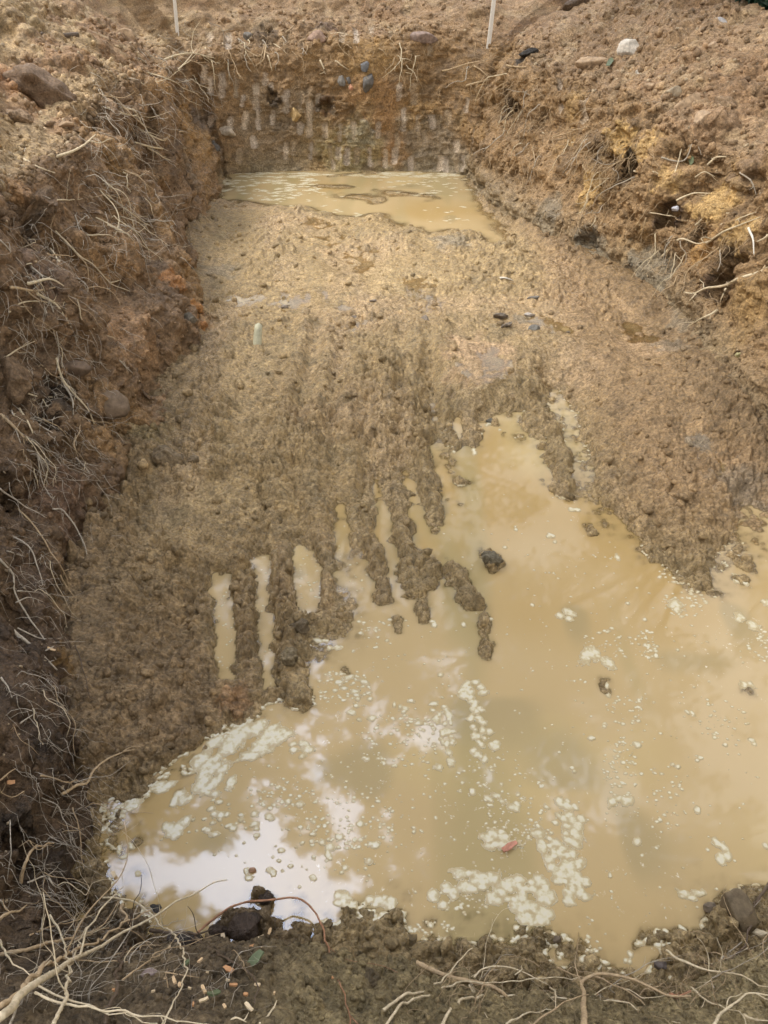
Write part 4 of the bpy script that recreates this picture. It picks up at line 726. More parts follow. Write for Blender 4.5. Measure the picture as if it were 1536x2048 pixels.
ROOTS = {
 'upper left wall': [([(55, 567), (101, 563), (137, 581)], 7, 'pale'), ([(74, 587), (109, 610), (141, 653)], 7, 'pale'), ([(70, 524), (101, 511), (152, 514)], 5, 'tan'), ([(18, 624), (51, 606), (94, 606)], 4, 'pale'), ([(101, 497), (129, 540), (156, 595), (168, 645), (234, 678)], 4, 'pale'),
   ([(111, 462), (156, 509), (180, 528), (219, 563), (266, 585)], 4, 'pale'), ([(219, 565), (242, 559)], 3, 'pale'), ([(172, 470), (215, 470), (234, 481)], 3, 'pale'), ([(215, 450), (250, 466), (289, 493), (324, 520)], 3, 'pale'), ([(62, 532), (85, 560), (60, 590)], 4, 'grey'), ([(20, 575), (70, 580), (120, 571)], 7, 'tan'), ([(0, 480), (20, 500), (45, 530), (60, 556)], 3, 'grey'), ([(100, 600), (110, 650), (118, 700), (113, 750)], 3, 'grey'), ([(86, 600), (98, 640), (116, 690)], 3, 'grey'), ([(120, 510), (122, 545)], 3, 'pale'), ([(238, 720), (265, 747)], 3, 'grey'), ([(150, 505), (175, 530), (178, 565)], 3, 'tan')],
 'middle left wall': [([(113, 716), (125, 759), (172, 813), (195, 852), (215, 856)], 5, 'pale'), ([(0, 829), (31, 856), (74, 903)], 8, 'tan'), ([(39, 817), (62, 856), (86, 919)], 5, 'pale'), ([(35, 727), (59, 755)], 3, 'pale'), ([(8, 716), (39, 696), (70, 682)], 4, 'pale'), ([(43, 782), (70, 790), (105, 794)], 4, 'pale'), ([(23, 821), (35, 864), (55, 927)], 4, 'grey'), ([(125, 762), (145, 802), (150, 864), (155, 890)], 4, 'grey'),
   ([(74, 911), (82, 958), (102, 997)], 3, 'grey'), ([(152, 915), (176, 942), (219, 1001)], 3, 'grey'), ([(0, 977), (47, 1012), (94, 1036)], 4, 'grey'), ([(30, 920), (50, 960), (62, 1000)], 3, 'grey'), ([(80, 790), (92, 810), (100, 816)], 3, 'pale'), ([(60, 840), (110, 870), (150, 900)], 3, 'grey')],
 'lower left wall': [([(0, 1237), (27, 1264), (68, 1296), (112, 1339)], 9, 'grey'), ([(0, 1118), (23, 1150), (36, 1200), (77, 1260), (114, 1319)], 5, 'grey'), ([(14, 1068), (55, 1091), (73, 1128), (96, 1196)], 4, 'grey'), ([(105, 1018), (128, 1023), (160, 1068), (175, 1114)], 4, 'grey'), ([(36, 1018), (68, 1050), (109, 1114), (137, 1160), (137, 1187)], 4, 'tan'), ([(14, 1102), (50, 1114)], 3, 'grey'),
   ([(32, 1205), (60, 1195), (87, 1203)], 3, 'grey'), ([(34, 1182), (75, 1184)], 3, 'grey'), ([(91, 1301), (110, 1292), (130, 1290)], 3, 'grey'), ([(2, 1355), (15, 1372), (25, 1396)], 4, 'grey'), ([(123, 1588), (169, 1565), (200, 1529), (246, 1506), (269, 1501)], 7, 'tan'), ([(82, 1551), (137, 1563), (182, 1563)], 4, 'tan'), ([(41, 1447), (55, 1436), (71, 1426)], 4, 'grey'),
   ([(42, 1765), (50, 1715), (75, 1692), (102, 1684)], 8, 'tan'), ([(55, 1765), (95, 1750), (115, 1735)], 4, 'grey'), ([(95, 1750), (105, 1770), (125, 1782)], 4, 'grey'), ([(120, 1150), (135, 1175), (150, 1190)], 4, 'tan'), ([(35, 1256), (80, 1276), (125, 1275)], 3, 'grey'), ([(150, 1290), (165, 1330), (180, 1400)], 3, 'dark'), ([(0, 1560), (18, 1545), (30, 1540)], 5, 'tan'), ([(20, 1640), (22, 1700), (15, 1760)], 3, 'grey'), ([(145, 1615), (160, 1670), (168, 1740)], 3, 'tan')],
 'left rim': [([(107, 315), (150, 300), (195, 272)], 6, 'pale'), ([(48, 318), (75, 333), (110, 345)], 6, 'pale'), ([(215, 215), (270, 230), (310, 197)], 4, 'pale'), ([(280, 260), (325, 280), (368, 290)], 3, 'pale'), ([(270, 285), (320, 295), (372, 298)], 4, 'pale'), ([(328, 280), (350, 265), (370, 262)], 6, 'tan'), ([(247, 345), (282, 352)], 4, 'pale'), ([(200, 380), (235, 425), (232, 470)], 3, 'pale'), ([(192, 435), (245, 462), (280, 495)], 3, 'pale'),
   ([(115, 400), (165, 398)], 3, 'pale'), ([(215, 390), (275, 435), (350, 485)], 3, 'pale'), ([(260, 135), (280, 160), (297, 172)], 4, 'pale'), ([(295, 145), (340, 160), (382, 190)], 3, 'pale'), ([(328, 120), (380, 105), (430, 115)], 4, 'pale'), ([(345, 150), (370, 125), (392, 98)], 4, 'pale'), ([(295, 295), (330, 315), (357, 330)], 3, 'pale'), ([(188, 215), (200, 240), (186, 240)], 4, 'tan'), ([(150, 430), (165, 480), (160, 500)], 3, 'grey')],
 'back wall': [([(410, 95), (425, 130), (430, 180)], 3, 'pale'), ([(440, 90), (455, 125), (458, 160)], 3, 'pale'), ([(480, 92), (520, 110), (532, 90)], 4, 'tan'), ([(532, 90), (530, 120), (510, 135)], 5, 'tan'), ([(560, 75), (575, 60), (600, 42)], 4, 'tan'), ([(535, 110), (545, 140)], 3, 'pale'), ([(640, 120), (648, 140), (640, 148)], 4, 'pale'), ([(670, 122), (698, 138)], 3, 'pale'), ([(545, 85), (570, 104)], 3, 'pale'), ([(758, 97), (775, 115)], 3, 'tan'), ([(610, 80), (615, 95), (608, 110)], 3, 'tan')],
 'right rim': [([(885, 142), (928, 130), (983, 117)], 4, 'tan'), ([(933, 172), (958, 165), (983, 155)], 6, 'tan'), ([(980, 200), (993, 175), (1013, 160)], 6, 'tan'), ([(948, 132), (973, 150)], 4, 'tan'), ([(1013, 130), (1050, 135), (1078, 122)], 4, 'tan'), ([(1143, 285), (1183, 286)], 3, 'pale'), ([(1105, 275), (1150, 262), (1190, 230)], 3, 'tan'), ([(1148, 310), (1162, 290), (1174, 268)], 3, 'pale'), ([(1268, 342), (1310, 341)], 4, 'pale'),
   ([(1323, 315), (1368, 320), (1388, 280), (1400, 292)], 4, 'grey'), ([(1415, 330), (1430, 318), (1452, 312)], 5, 'pale'), ([(1390, 355), (1410, 345), (1430, 352)], 3, 'pale'), ([(1350, 345), (1356, 320), (1364, 295)], 3, 'pale'), ([(1480, 345), (1500, 360), (1512, 390)], 4, 'grey'), ([(1200, 450), (1290, 150), (1290, 150)][:1]+[(1215, 420)], 3, 'tan')],
 'right wall': [([(1353, 401), (1384, 388), (1419, 388)], 5, 'pale'), ([(1391, 451), (1412, 432), (1480, 421)], 5, 'pale'), ([(1443, 449), (1478, 435), (1514, 425)], 5, 'pale'), ([(1412, 486), (1455, 462), (1523, 432)], 6, 'pale'), ([(1324, 513), (1341, 495), (1364, 478), (1392, 485), (1409, 481)], 6, 'pale'), ([(1438, 496), (1407, 517), (1375, 543), (1367, 577)], 4, 'tan'), ([(1440, 500), (1441, 526), (1435, 543)], 3, 'grey'),
   ([(1536, 537), (1509, 549), (1478, 560), (1448, 577), (1415, 579), (1390, 588), (1370, 584)], 8, 'pale'), ([(1392, 588), (1384, 597), (1370, 614)], 5, 'pale'), ([(1452, 577), (1446, 588), (1442, 603)], 5, 'pale'), ([(1435, 620), (1407, 634), (1377, 651)], 5, 'pale'), ([(1286, 421), (1316, 428), (1341, 432)], 3, 'pale'), ([(1292, 435), (1284, 463), (1276, 483)], 3, 'tan'), ([(1536, 470), (1520, 484)], 7, 'pale'), ([(1361, 490), (1370, 505), (1376, 512)], 3, 'tan'), ([(1345, 500), (1335, 530), (1330, 550)], 3, 'tan'),
   ([(1010, 290), (1030, 275), (1040, 250)], 3, 'tan'), ([(1066, 300), (1070, 330), (1060, 345)], 3, 'tan'), ([(1040, 385), (1050, 350), (1060, 325)], 3, 'tan'), ([(1170, 415), (1160, 440), (1145, 480)], 3, 'tan'), ([(1165, 330), (1175, 355)], 3, 'tan'), ([(1215, 320), (1190, 345), (1180, 370)], 3, 'tan'), ([(1250, 320), (1225, 350), (1215, 390)], 3, 'tan'), ([(1536, 520), (1525, 540), (1530, 560)], 6, 'tan')],
 'near left bank': [([(0, 1838), (30, 1827), (60, 1810)], 8, 'tan', .12), ([(245, 1810), (246, 1838), (232, 1860)], 8, 'tan', .16), ([(0, 1910), (60, 1895), (150, 1875), (215, 1855)], 9, 'tan', .10), ([(107, 2048), (130, 1995), (145, 1920), (175, 1850)], 7, 'pale', .22), ([(100, 1830), (120, 1870), (135, 1910), (138, 1950)], 5, 'pale', .2), ([(0, 1880), (15, 1915), (75, 1960)], 5, 'pale', .2),
   ([(70, 1985), (115, 2005), (210, 2020), (300, 2030), (420, 2050)], 6, 'pale', .2), ([(205, 1795), (240, 1797), (280, 1810), (320, 1850), (350, 1870), (370, 1920), (365, 1970), (340, 2020), (325, 2050)], 5, 'pale', .12), ([(300, 1860), (350, 1872), (420, 1858)], 9, 'dark', .05), ([(390, 1875), (440, 1910), (480, 1935), (505, 1955), (510, 2005)], 8, 'dark', .05), ([(520, 2048), (557, 2000)], 6, 'pale', .05),
   ([(210, 2048), (235, 1950), (250, 1890), (255, 1870)], 8, 'dark', .08), ([(245, 1960), (300, 1920), (350, 1890)], 4, 'tan', .08), ([(60, 1870), (110, 1850), (160, 1840), (210, 1815)], 4, 'tan', .1), ([(0, 1800), (40, 1850), (80, 1870)], 4, 'grey', .1), ([(330, 1945), (370, 1950), (400, 1955)], 3, 'tan', .05), ([(20, 2048), (50, 1990), (100, 1960)], 5, 'grey', .1), ([(455, 2048), (470, 2035), (490, 2046)], 6, 'pale', .05)],
 'near right bank': [([(833, 1925), (888, 1945), (968, 1967), (1003, 1985), (1033, 2015), (1073, 2050)], 11, 'tan', .04), ([(768, 2020), (808, 1990), (858, 1980), (898, 1945), (945, 1895)], 6, 'pale', .06), ([(773, 2050), (808, 2005), (858, 1990), (918, 1965), (983, 1965), (1068, 1957), (1163, 1957)], 5, 'pale', .07), ([(948, 1955), (968, 1937), (1008, 1935), (1048, 1945), (1098, 1970)], 4, 'pale', .06),
   ([(885, 2050), (908, 2010), (968, 1992), (1068, 1995), (1168, 2002), (1228, 2005), (1288, 2020), (1358, 2050)], 6, 'pale', .08), ([(1168, 2050), (1168, 2000), (1169, 1972), (1172, 1958), (1186, 1950), (1203, 1946), (1248, 1955), (1298, 1975), (1333, 1990), (1378, 1990)], 12, 'tan', .10), ([(1333, 1900), (1358, 1920), (1418, 1940), (1478, 1950), (1536, 1977)], 6, 'pale', .05), ([(1428, 2050), (1458, 2010), (1498, 1990), (1540, 1987)], 7, 'pale', .08),
   ([(1383, 1975), (1418, 2005), (1478, 2025), (1490, 2048)], 5, 'pale', .05), ([(1488, 2030), (1540, 2045)], 6, 'pale', .05), ([(1013, 2048), (1048, 2030), (1088, 2022)], 5, 'pale', .06), ([(938, 1970), (958, 2005), (983, 2048)], 4, 'pale', .05), ([(1115, 1935), (1150, 1950), (1190, 1960)], 4, 'tan', .05), ([(1100, 1975), (1112, 1990), (1108, 2020)], 4, 'pale', .06), ([(1030, 1950), (1042, 1940), (1044, 1930)], 3, 'pale', .06)],
}
big_lab = {('near left bank'): {}}
for zone, lst in ROOTS.items():
    lst = sorted(lst, key=lambda a: min(p[1] for p in a[0]))
    c_ = {}
    for it in lst:
        pts, th, mt = it[:3]; lift = (it[3] if len(it) > 3 else .025)+(.03 if zone[:4] == 'near' else .008)
        tw = 'thick' if th >= 7 else 'slender' if th >= 5 else 'thin'
        cw = {'pale': 'pale', 'tan': 'tan', 'grey': 'greyish', 'dark': 'dark wet', 'white': 'white'}[mt]
        ln = sum(math.dist(a, b) for a, b in zip(pts[:-1], pts[1:])); lw = 'short' if ln < 60 else 'long' if ln > 160 else 'mid-length'
        key = (tw, cw, lw); c_[key] = c_.get(key, 0)+1
        tot = c_[key]
        root(pts, th, mt, lift, 2 if ln > 50 else 1, '%s %s %s root on the %s, %s of these from the top' % (lw, tw, cw, zone, ordn[tot-1]), 'roots sticking out of the %s' % zone)
# the ones that stand out
root([(0, 2034), (30, 2010), (60, 1975), (150, 1920), (210, 1885), (290, 1843)], 16, 'pale', .25, 5, 'thickest pale root running diagonally across the bottom left corner', 'thick roots over the near left bank')
root([(0, 2012), (40, 1988), (65, 1953), (130, 1913), (200, 1878), (250, 1850), (297, 1820)], 11, 'tan', .22, 5, 'thick tan root just above the thickest one in the bottom left corner', 'thick roots over the near left bank')
root([(390, 1870), (430, 1835), (480, 1805), (525, 1800), (590, 1797), (625, 1817), (645, 1855), (660, 1910), (685, 1980), (705, 2050)], 5.5, 'red', .08, 3, 'long reddish stem arching over the water edge and down the near bank', None, 'stem', 'stem')
root([(1540, 1765), (1518, 1800), (1503, 1850), (1488, 1895), (1448, 1925), (1403, 1930)], 7, 'dark', .04, 5, 'dark wet branch standing in the mud at the right end of the near shore', None, 'branch', 'branch')
root([(1340, 1992), (1378, 1988)], 11, 'red', .12, 2, 'split reddish broken end lying by the thick grey root on the near bank', None, 'broken_root', 'root')
root([(1497, 456), (1506, 478), (1510, 512)], 5.5, 'white', .05, 0, 'white splintered stick standing against the right wall', None, 'stick', 'stick')
root([(85, 69), (118, 71), (150, 71)], 11, 'dark', .02, 0, 'short dark log lying on the left spoil bank', None, 'log', 'log', taper=.9)
root([(1000, 556), (1012, 556), (1022, 561)], 5, 'white', .01, 0, 'pale curled stick lying in the mud of the pit floor', None, 'stick', 'stick')
root([(1085, 265), (1088, 268)], 3, 'pale', .02, 0, 'tiny pale twig on the right rim', None, 'twig', 'twig')

# loose thin roots grown out of the walls (countable ones), then fine hair roots (stuff)
def grow(px, py, ln, drift, r, jit=.25, nseg=9, grav=.35, away=.5):
    p, n, d = hit(px, py); p = np.array(p); n = np.array(n); s = pxsize(p)
    dr = np.array([1, 0, 0])*drift[0]+np.array([0, -SP, -CP])*drift[1]
    v = n*away+dr+RS.randn(3)*.35; v /= np.linalg.norm(v); q = [p-n*.01, p+n*.03]
    for k in range(nseg):
        v = v+RS.randn(3)*jit+np.array([0, 0, -grav*.25]); v /= np.linalg.norm(v)+1e-9; x = q[-1]+v*ln/nseg
        near = BV.find_nearest(Vector(x), .3)
        if near[0] is not None and near[1].length > .5:
            nn_ = near[1]; sgn = (Vector(x)-near[0]).dot(nn_); 
            if nn_.dot(Vector(n.tolist())) < 0: sgn = -sgn; nn_ = -nn_
            if sgn < .026: x = np.array(near[0])+np.array(nn_)*.03
        q.append(x)
    return q
FIELDS = [('left rim', [(215, 210, 60, 40), (250, 260, 60, 50), (330, 130, 60, 50), (220, 330, 70, 60), (370, 170, 50, 50)], (.5, .6), (.15, .5)), ('upper left wall', [(110, 560, 90, 90), (210, 480, 80, 80), (60, 500, 60, 80), (250, 420, 90, 60)], (.4, .7), (.15, .45)), ('middle left wall', [(100, 700, 90, 90), (60, 870, 60, 100), (140, 900, 70, 90)], (.3, .8), (.12, .4)),
          ('lower left wall', [(60, 1150, 60, 120), (60, 1400, 60, 100), (120, 1600, 90, 70), (80, 1750, 80, 60)], (.4, .7), (.1, .3)), ('back wall', [(470, 90, 80, 30), (540, 90, 60, 30), (640, 70, 100, 40), (800, 110, 90, 40)], (.2, .8), (.15, .4)), ('right rim', [(1000, 140, 70, 40), (1040, 210, 50, 50), (1170, 280, 60, 40), (1240, 320, 60, 30)], (-.5, .7), (.15, .45)),
          ('right wall', [(1170, 400, 50, 60), (1220, 350, 60, 50), (1370, 520, 60, 60), (1450, 470, 60, 80), (1300, 470, 80, 60), (1040, 300, 50, 80)], (-.4, .8), (.15, .45)), ('near left bank', [(100, 1880, 110, 70), (250, 1900, 90, 60), (120, 2000, 120, 40), (380, 1980, 100, 50)], (.4, .1), (.08, .28)), ('near right bank', [(980, 1990, 140, 50), (1250, 1990, 160, 40), (1440, 1960, 90, 60)], (.3, .1), (.08, .3))]
hair = []
for zone, areas, dr, lr in FIELDS:
    nthin = {'near left bank': 22, 'near right bank': 22}.get(zone, 20)
    for k in range(nthin):
        a = random.choice(areas); q = grow(random.gauss(a[0], a[2]*.45), random.gauss(a[1], a[3]*.45), random.uniform(*lr)*1.2, dr, 0)
        s = pxsize(q[0]); r0 = random.uniform(1.3, 2.4)*s*.62; P = smooth_path(q, lr[1]/26)
        parts = [tube_arrays(P, np.linspace(r0, r0*.3, len(P)), 4)]
        for j in range(random.randint(0, 2)):
            i = random.randint(2, len(P)-2); v = RS.randn(3)*.6+(P[i]-P[i-1])/(np.linalg.norm(P[i]-P[i-1])+1e-6); e = [P[i]+v*t*lr[0]*.5+RS.randn(3)*.004 for t in (0, .4, .8, 1.2)]; e[0] = P[i]
            parts.append(tube_arrays(smooth_path(e, .02), np.linspace(r0*.5, r0*.2, len(smooth_path(e, .02))), 4))
        V, F = merge(parts); o = np_mesh('thin_root', V, F, RM[random.choice(['pale', 'tan', 'grey'])])
        tag(o, 'thread-thin curling root sticking out of the %s' % zone, 'root', 'thread-thin roots of the %s' % zone)
    parts = []
    for k in range({'back wall': 110, 'near left bank': 110, 'near right bank': 100}.get(zone, 190)):
        a = random.choice(areas); q = grow(random.gauss(a[0], a[2]*.7), random.gauss(a[1], a[3]*.7), random.uniform(*lr)*.7, dr, 0, .3, 6, .4, .35)
        s = pxsize(q[0]); r0 = random.uniform(.6, 1.3)*s*.6; parts.append(tube_arrays(q, np.linspace(r0, r0*.4, len(q)), 4))
    V, F = merge(parts); o = np_mesh('hair_roots', V, F, RM['tan' if 'right' in zone or 'back' in zone else 'grey']); tag(o, 'tangle of hair-fine roots on the %s' % zone, 'roots', None, 'stuff')

# ------------------------------------------------------------------ stones
def ico(n):
    import bmesh
    b = bmesh.new(); bmesh.ops.create_icosphere(b, subdivisions=n, radius=1); v = np.array([x.co[:] for x in b.verts]); f = np.array([[x.index for x in g.verts] for g in b.faces]); b.free(); return v, f
I1, I4 = ico(1), ico(4)
def rock_arrays(seed, facets=9, rough_=.10):
    v, f = I4; v = v.copy(); r = np.random.RandomState(seed)
    for k in range(facets):
        n = r.randn(3); n /= np.linalg.norm(n); d = r.uniform(.5, .85); s = v@n; m = s > d; v[m] -= (s[m]-d)[:, None]*n*.93
    nn_ = fbm(v.astype(f4), 1.6, 4, seed)[:, None]; return v*(1+rough_*nn_), f
SM = {}
def stone(px, py, w_, h_, col, label, seed, name='stone', cat='stone', sink=.3, rot=0., group=None, depth=None, facets=9, rough_=.7, amp=.35, rgh=.10):
    p, n, d = hit(px, py)
    if 'floating' in label: p = Vector((*onz(px, py), .004))
    s = pxsize(p); v, f = rock_arrays(seed, facets, rgh)
    rx, rz = w_*s*.5*1.15, h_*s*.5*1.15; dp = (depth or .8)*.5*(rx+rz)
    R = Vector((1, 0, 0)); U = Vector((0, SP, CP)); A = (R*math.cos(rot)+U*math.sin(rot)); B = (-R*math.sin(rot)+U*math.cos(rot)); Dp = A.cross(B)
    M = np.array([A*rx, B*rz, Dp*dp]); c = np.array(p)-np.array(d)*dp*(1-2*sink)*.5
    V = v@M
    key = tuple(col)+(rough_,)
    if key not in SM: SM[key] = plain('stone_%s' % len(SM), col, rough_+.15, 24, .55, .8, .006, .25)
    if name == 'earth_clod':
        Vn = V/ (np.linalg.norm(V, axis=1)[:, None]+1e-9); g_ = (V+seed).astype(f4)
        V = V+Vn*((clods(g_, max(rx, rz)*.45, 3)*.22+clods(g_, max(rx, rz)*.2, 4)*.12+vn(g_, 3/max(rx, rz), 5)*.1)*min(rx, rz))[:, None]
        o = np_mesh(name, V, f, SOIL, {'Col': np.clip(np.array(col)*(1+.25*vn(g_, 30, 2)[:, None]), .01, 1), 'Wet': np.full(len(V), .4)})
    else:
        g_ = (V+seed).astype(f4); V = V*(1+.05*fbm(g_, 1.6/max(rx, rz), 4, seed)[:, None]+.02*fbm(g_, 8/max(rx, rz), 2, seed)[:, None]); o = np_mesh(name, V, f, SM[key])
    o.location = c; return tag(o, label, cat, group)
BR = (.25, .17, .10); TN = (.34, .24, .15); GR = (.16, .145, .125); SL = (.115, .105, .095); WH = (.50, .45, .38); PU = (.155, .11, .072); MU = (.20, .15, .09)
STONES = [(1383, 211, 68, 40, TN, 'large angular tan boulder resting on the right spoil bank', .12), (1404, 239, 42, 34, TN, 'rounded tan stone just below the large angular boulder', 0), (1345, 188, 46, 24, (.33, .27, .19), 'flat greyish tan stone up-left of the large angular boulder', .3), (1258, 98, 42, 40, WH, 'whitish veined stone high on the right spoil bank', 0), (1184, 124, 62, 24, TN, 'long tan slab stone beside the whitish veined stone', -.1),
          (1436, 50, 32, 22, (.36, .34, .33), 'pale grey rock near the top of the right spoil bank', 0), (1278, 145, 15, 12, WH, 'small white stone below the whitish veined stone', 0), (1402, 160, 16, 10, WH, 'small cream pebble right of the slab and above the large boulder', 0), (1427, 93, 20, 16, TN, 'small tan stone under the pale grey rock', 0), (1300, 172, 20, 12, TN, 'small tan stone left of the flat greyish stone', 0), (1420, 236, 22, 12, BR, 'brown stone half buried right of the rounded stone', 0), (1450, 208, 40, 20, BR, 'brown clod right of the large angular boulder', -.5),
          (735, 166, 19, 36, SL, 'dark slate blade standing out of the back wall', -.2), (729, 134, 20, 20, (.15, .15, .155), 'bluish slate chip above the dark slate blade', 0), (681, 164, 16, 24, GR, 'grey stone left in the back wall beside the rust-coloured soil', .2), (697, 160, 9, 13, SL, 'small dark slate chip between grey stone and slate blade', 0), (701, 175, 10, 12, (.4, .2, .12), 'small orange stone under the slate chip', 0), (424, 295, 24, 18, SL, 'dark slate lump at the left corner of the back wall', -.4),
          (252, 72, 36, 22, TN, 'tan stone on the left spoil bank above the roots', 0), (265, 96, 28, 16, BR, 'brown stone below the tan stone on the left spoil bank', .5), (455, 264, 32, 20, (.4, .33, .25), 'pale glossy stone low in the left part of the back wall', 0), (592, 230, 22, 28, (.38, .26, .12), 'yellow oval stone in the middle of the back wall', .2), (845, 78, 50, 20, (.22, .16, .13), 'purplish slab under the rim of the back wall', -.15), (632, 78, 38, 26, (.28, .19, .14), 'pinkish slab near the top of the back wall', 0), (495, 73, 22, 14, GR, 'grey stone between roots at the back wall top', 0),
          (1056, 106, 34, 14, (.03, .025, .02), 'black charred lump on the right rim', .15), (1152, 8, 42, 20, (.12, .08, .05), 'dark brown clod at the top edge of the far bank', .2), (215, 812, 84, 62, PU, 'purplish grey boulder bedded in the left wall', -.2), (222, 790, 34, 26, (.2, .155, .12), 'pale capping stone on the purplish boulder', .3), (85, 177, 120, 60, (.17, .11, .065), 'large brown block of earth perched on the left spoil bank', -.25), (35, 240, 50, 30, BR, 'brown clod below the large block on the left spoil bank', -.3), (55, 302, 18, 14, WH, 'small pale stone at the left frame edge of the rim', 0),
          (150, 735, 60, 34, (.13, .09, .06), 'dark ledge stone under the pale roots of the left wall', .2), (130, 250, 30, 16, BR, 'brown stone on the left rim above the pale twig', .2), (216, 205, 22, 14, TN, 'round tan stone at the root tuft of the left rim', 0), (30, 760, 56, 80, (.18, .12, .07), 'tall brown lump at the left wall beside the dark hollow', .1), (1350, 417, 14, 12, (.4, .4, .43), 'small bluish white stone in the crack of the right wall', 0), (1476, 710, 9, 9, (.6, .55, .3), 'small yellow pebble on the right slump', 0), (400, 655, 30, 22, (.33, .16, .06), 'orange clay lump at the foot of the left wall', .3), (378, 640, 24, 24, (.15, .13, .1), 'grey lump in the groove at the left wall foot', .3),
          (1000, 632, 32, 9, (.17, .14, .11), 'flat grey stone in the mud left of the small right puddle', 0), (1066, 596, 22, 10, GR, 'dark grey stone beside the tiny upper right puddle', .2), (1058, 630, 22, 9, (.42, .38, .34), 'pale wet stone by the small right puddle', 0), (1068, 658, 24, 16, (.18, .17, .15), 'grey stone on the edge of the small right puddle', 0), (568, 615, 16, 9, (.17, .14, .11), 'dark stone by the bright little puddle', 0), (1014, 650, 20, 10, (.17, .14, .11), 'dark reddish stone in the mud', .4), (850, 640, 16, 20, (.17, .14, .11), 'dark upright stone mid floor', .3), (708, 635, 14, 8, (.17, .14, .11), 'dark chip in the middle of the floor', 0), (745, 602, 16, 7, (.17, .14, .11), 'flat dark chip above the middle of the floor', .1), (1135, 665, 12, 8, (.1, .08, .07), 'small dark stone right of the small right puddle', 0),
          (598, 1252, 34, 28, (.15, .115, .07), 'round muddy lump on top of the second ridge', 0), (578, 1313, 28, 28, (.19, .15, .09), 'smooth mud ball lower on the second ridge', 0), (335, 915, 60, 34, (.22, .165, .10), 'slab of mud on the left side of the floor', -.5), (388, 920, 20, 14, (.2, .15, .09), 'small mud clod right of the slab of mud', .3), (983, 1118, 34, 26, (.15, .13, .09), 'muddy rock islet in the middle of the puddle', -.4), (980, 842, 16, 10, (.12, .11, .09), 'dark stone standing in the upper arm of the puddle', 0),
          (1476, 1822, 56, 84, (.115, .085, .05), 'wet brown stone at the right end of the near shore', .45), (1520, 1868, 34, 22, (.42, .35, .24), 'cream stone on the near bank at the right edge', -.3), (492, 1852, 52, 44, (.055, .037, .026), 'dark pointed clod of earth at the near shore', .2), (440, 1862, 44, 34, (.06, .04, .028), 'dark clod left of the pointed clod', 0), (310, 1822, 26, 22, (.05, .045, .04), 'small dark wet clod in the near left water corner', .3), (530, 1795, 28, 22, (.05, .035, .025), 'small dark clod surrounded by the near water', 0), (1320, 1932, 28, 20, (.10, .08, .07), 'dark wet pebble on the near right shore', 0), (365, 1878, 60, 20, (.045, .035, .03), 'flat dark clod among roots on the near left bank', 0),
          (1115, 1880, 20, 14, (.12, .09, .06), 'small dark stone in foam at the near shore', .1), (1420, 1815, 26, 18, (.13, .1, .07), 'small wet stone in foam left of the wet brown stone', .2), (505, 1742, 14, 12, (.3, .18, .11), 'brown pebble floating in foam on the bright reflection', 0), (300, 1955, 40, 30, (.2, .15, .13), 'purplish chip on the near left bank', .3), (730, 1960, 60, 40, (.12, .09, .05), 'crumbly olive clod in the middle of the near bank', 0), (1330, 1470, .1, .1, BR, '', 0)]
for k, (px, py, w_, h_, c_, lab, rot) in enumerate(STONES):
    if not lab: continue
    dark = py > 1700
    clod = 'clod' in lab or 'block of earth' in lab or 'mud' in lab or 'lump' in lab
    nm = 'earth_clod' if clod else 'pebble' if 'pebble' in lab else 'stone'
    stone(px, py, w_, h_, c_, lab, 40+k, nm, {'earth_clod': 'clod', 'pebble': 'pebble', 'stone': 'stone'}[nm], .22, rot, None, None, 5 if clod else 10, .85 if clod else .6, .45, .22 if clod else .09)

# ------------------------------------------------------------------ stakes
def stake(px, py0, py1, wpx, label):
    a = hit(px[1], py1)[0]; s = pxsize(a); d = ray(px[0], py0); k = a.y/d.y; top = ORG+d*k    # same distance as its foot
    ax = np.array(top-a); up = ax*1.9; w_ = wpx*s*.5; V, F = [], []
    hgt = [0-.08, .02, .3, .6, 1.0]
    for j, t in enumerate(hgt):
        c = np.array(a)+up*t; ww = w_*(1-.05*t)
        for sx, sy in ((-1, -1), (1, -1), (1, 1), (-1, 1)): V.append(c+np.array([sx*ww, sy*ww*.5, 0]))
    for j in range(4):
        for q in range(4): F.append([j*4+q, j*4+(q+1) % 4, (j+1)*4+(q+1) % 4, (j+1)*4+q])
    F.append([16, 17, 18, 19]); F.append([3, 2, 1, 0])
    o = np_mesh('stake', np.array(V), np.array(F), plain('stake_wood', (.70, .66, .60), .6, 30, .2, .3, .002, .3, (6, 6, 1)), None, False); tag(o, label, 'stake', 'pale stakes driven in above the back wall')
    bv = o.modifiers.new('bevel', 'BEVEL'); bv.width = w_*.2; bv.segments = 1
stake((349, 355), 0, 66, 6.5, 'pale wooden stake on the far bank at the left corner of the pit')
stake((988, 977), 0, 92, 8, 'pale wooden stake on the far bank at the right corner of the pit')

# pale stub in the mud
def stub():
    p = hit(512, 690)[0]; s = pxsize(p); V, F = merge([tube_arrays([np.array(p)+np.array([0, .02*t, 0])+np.array([.004*t, .0, .035*t-.05]) for t in range(6)], [.033, .034, .034, .033, .032, .030], 12, .03)])
    o = np_mesh('pipe_stub', V, F, plain('stub', (.42, .40, .28), .5, 20, .3, .3, .003)); tag(o, 'pale greenish stub of pipe sticking out of the mud', 'pipe')
stub()

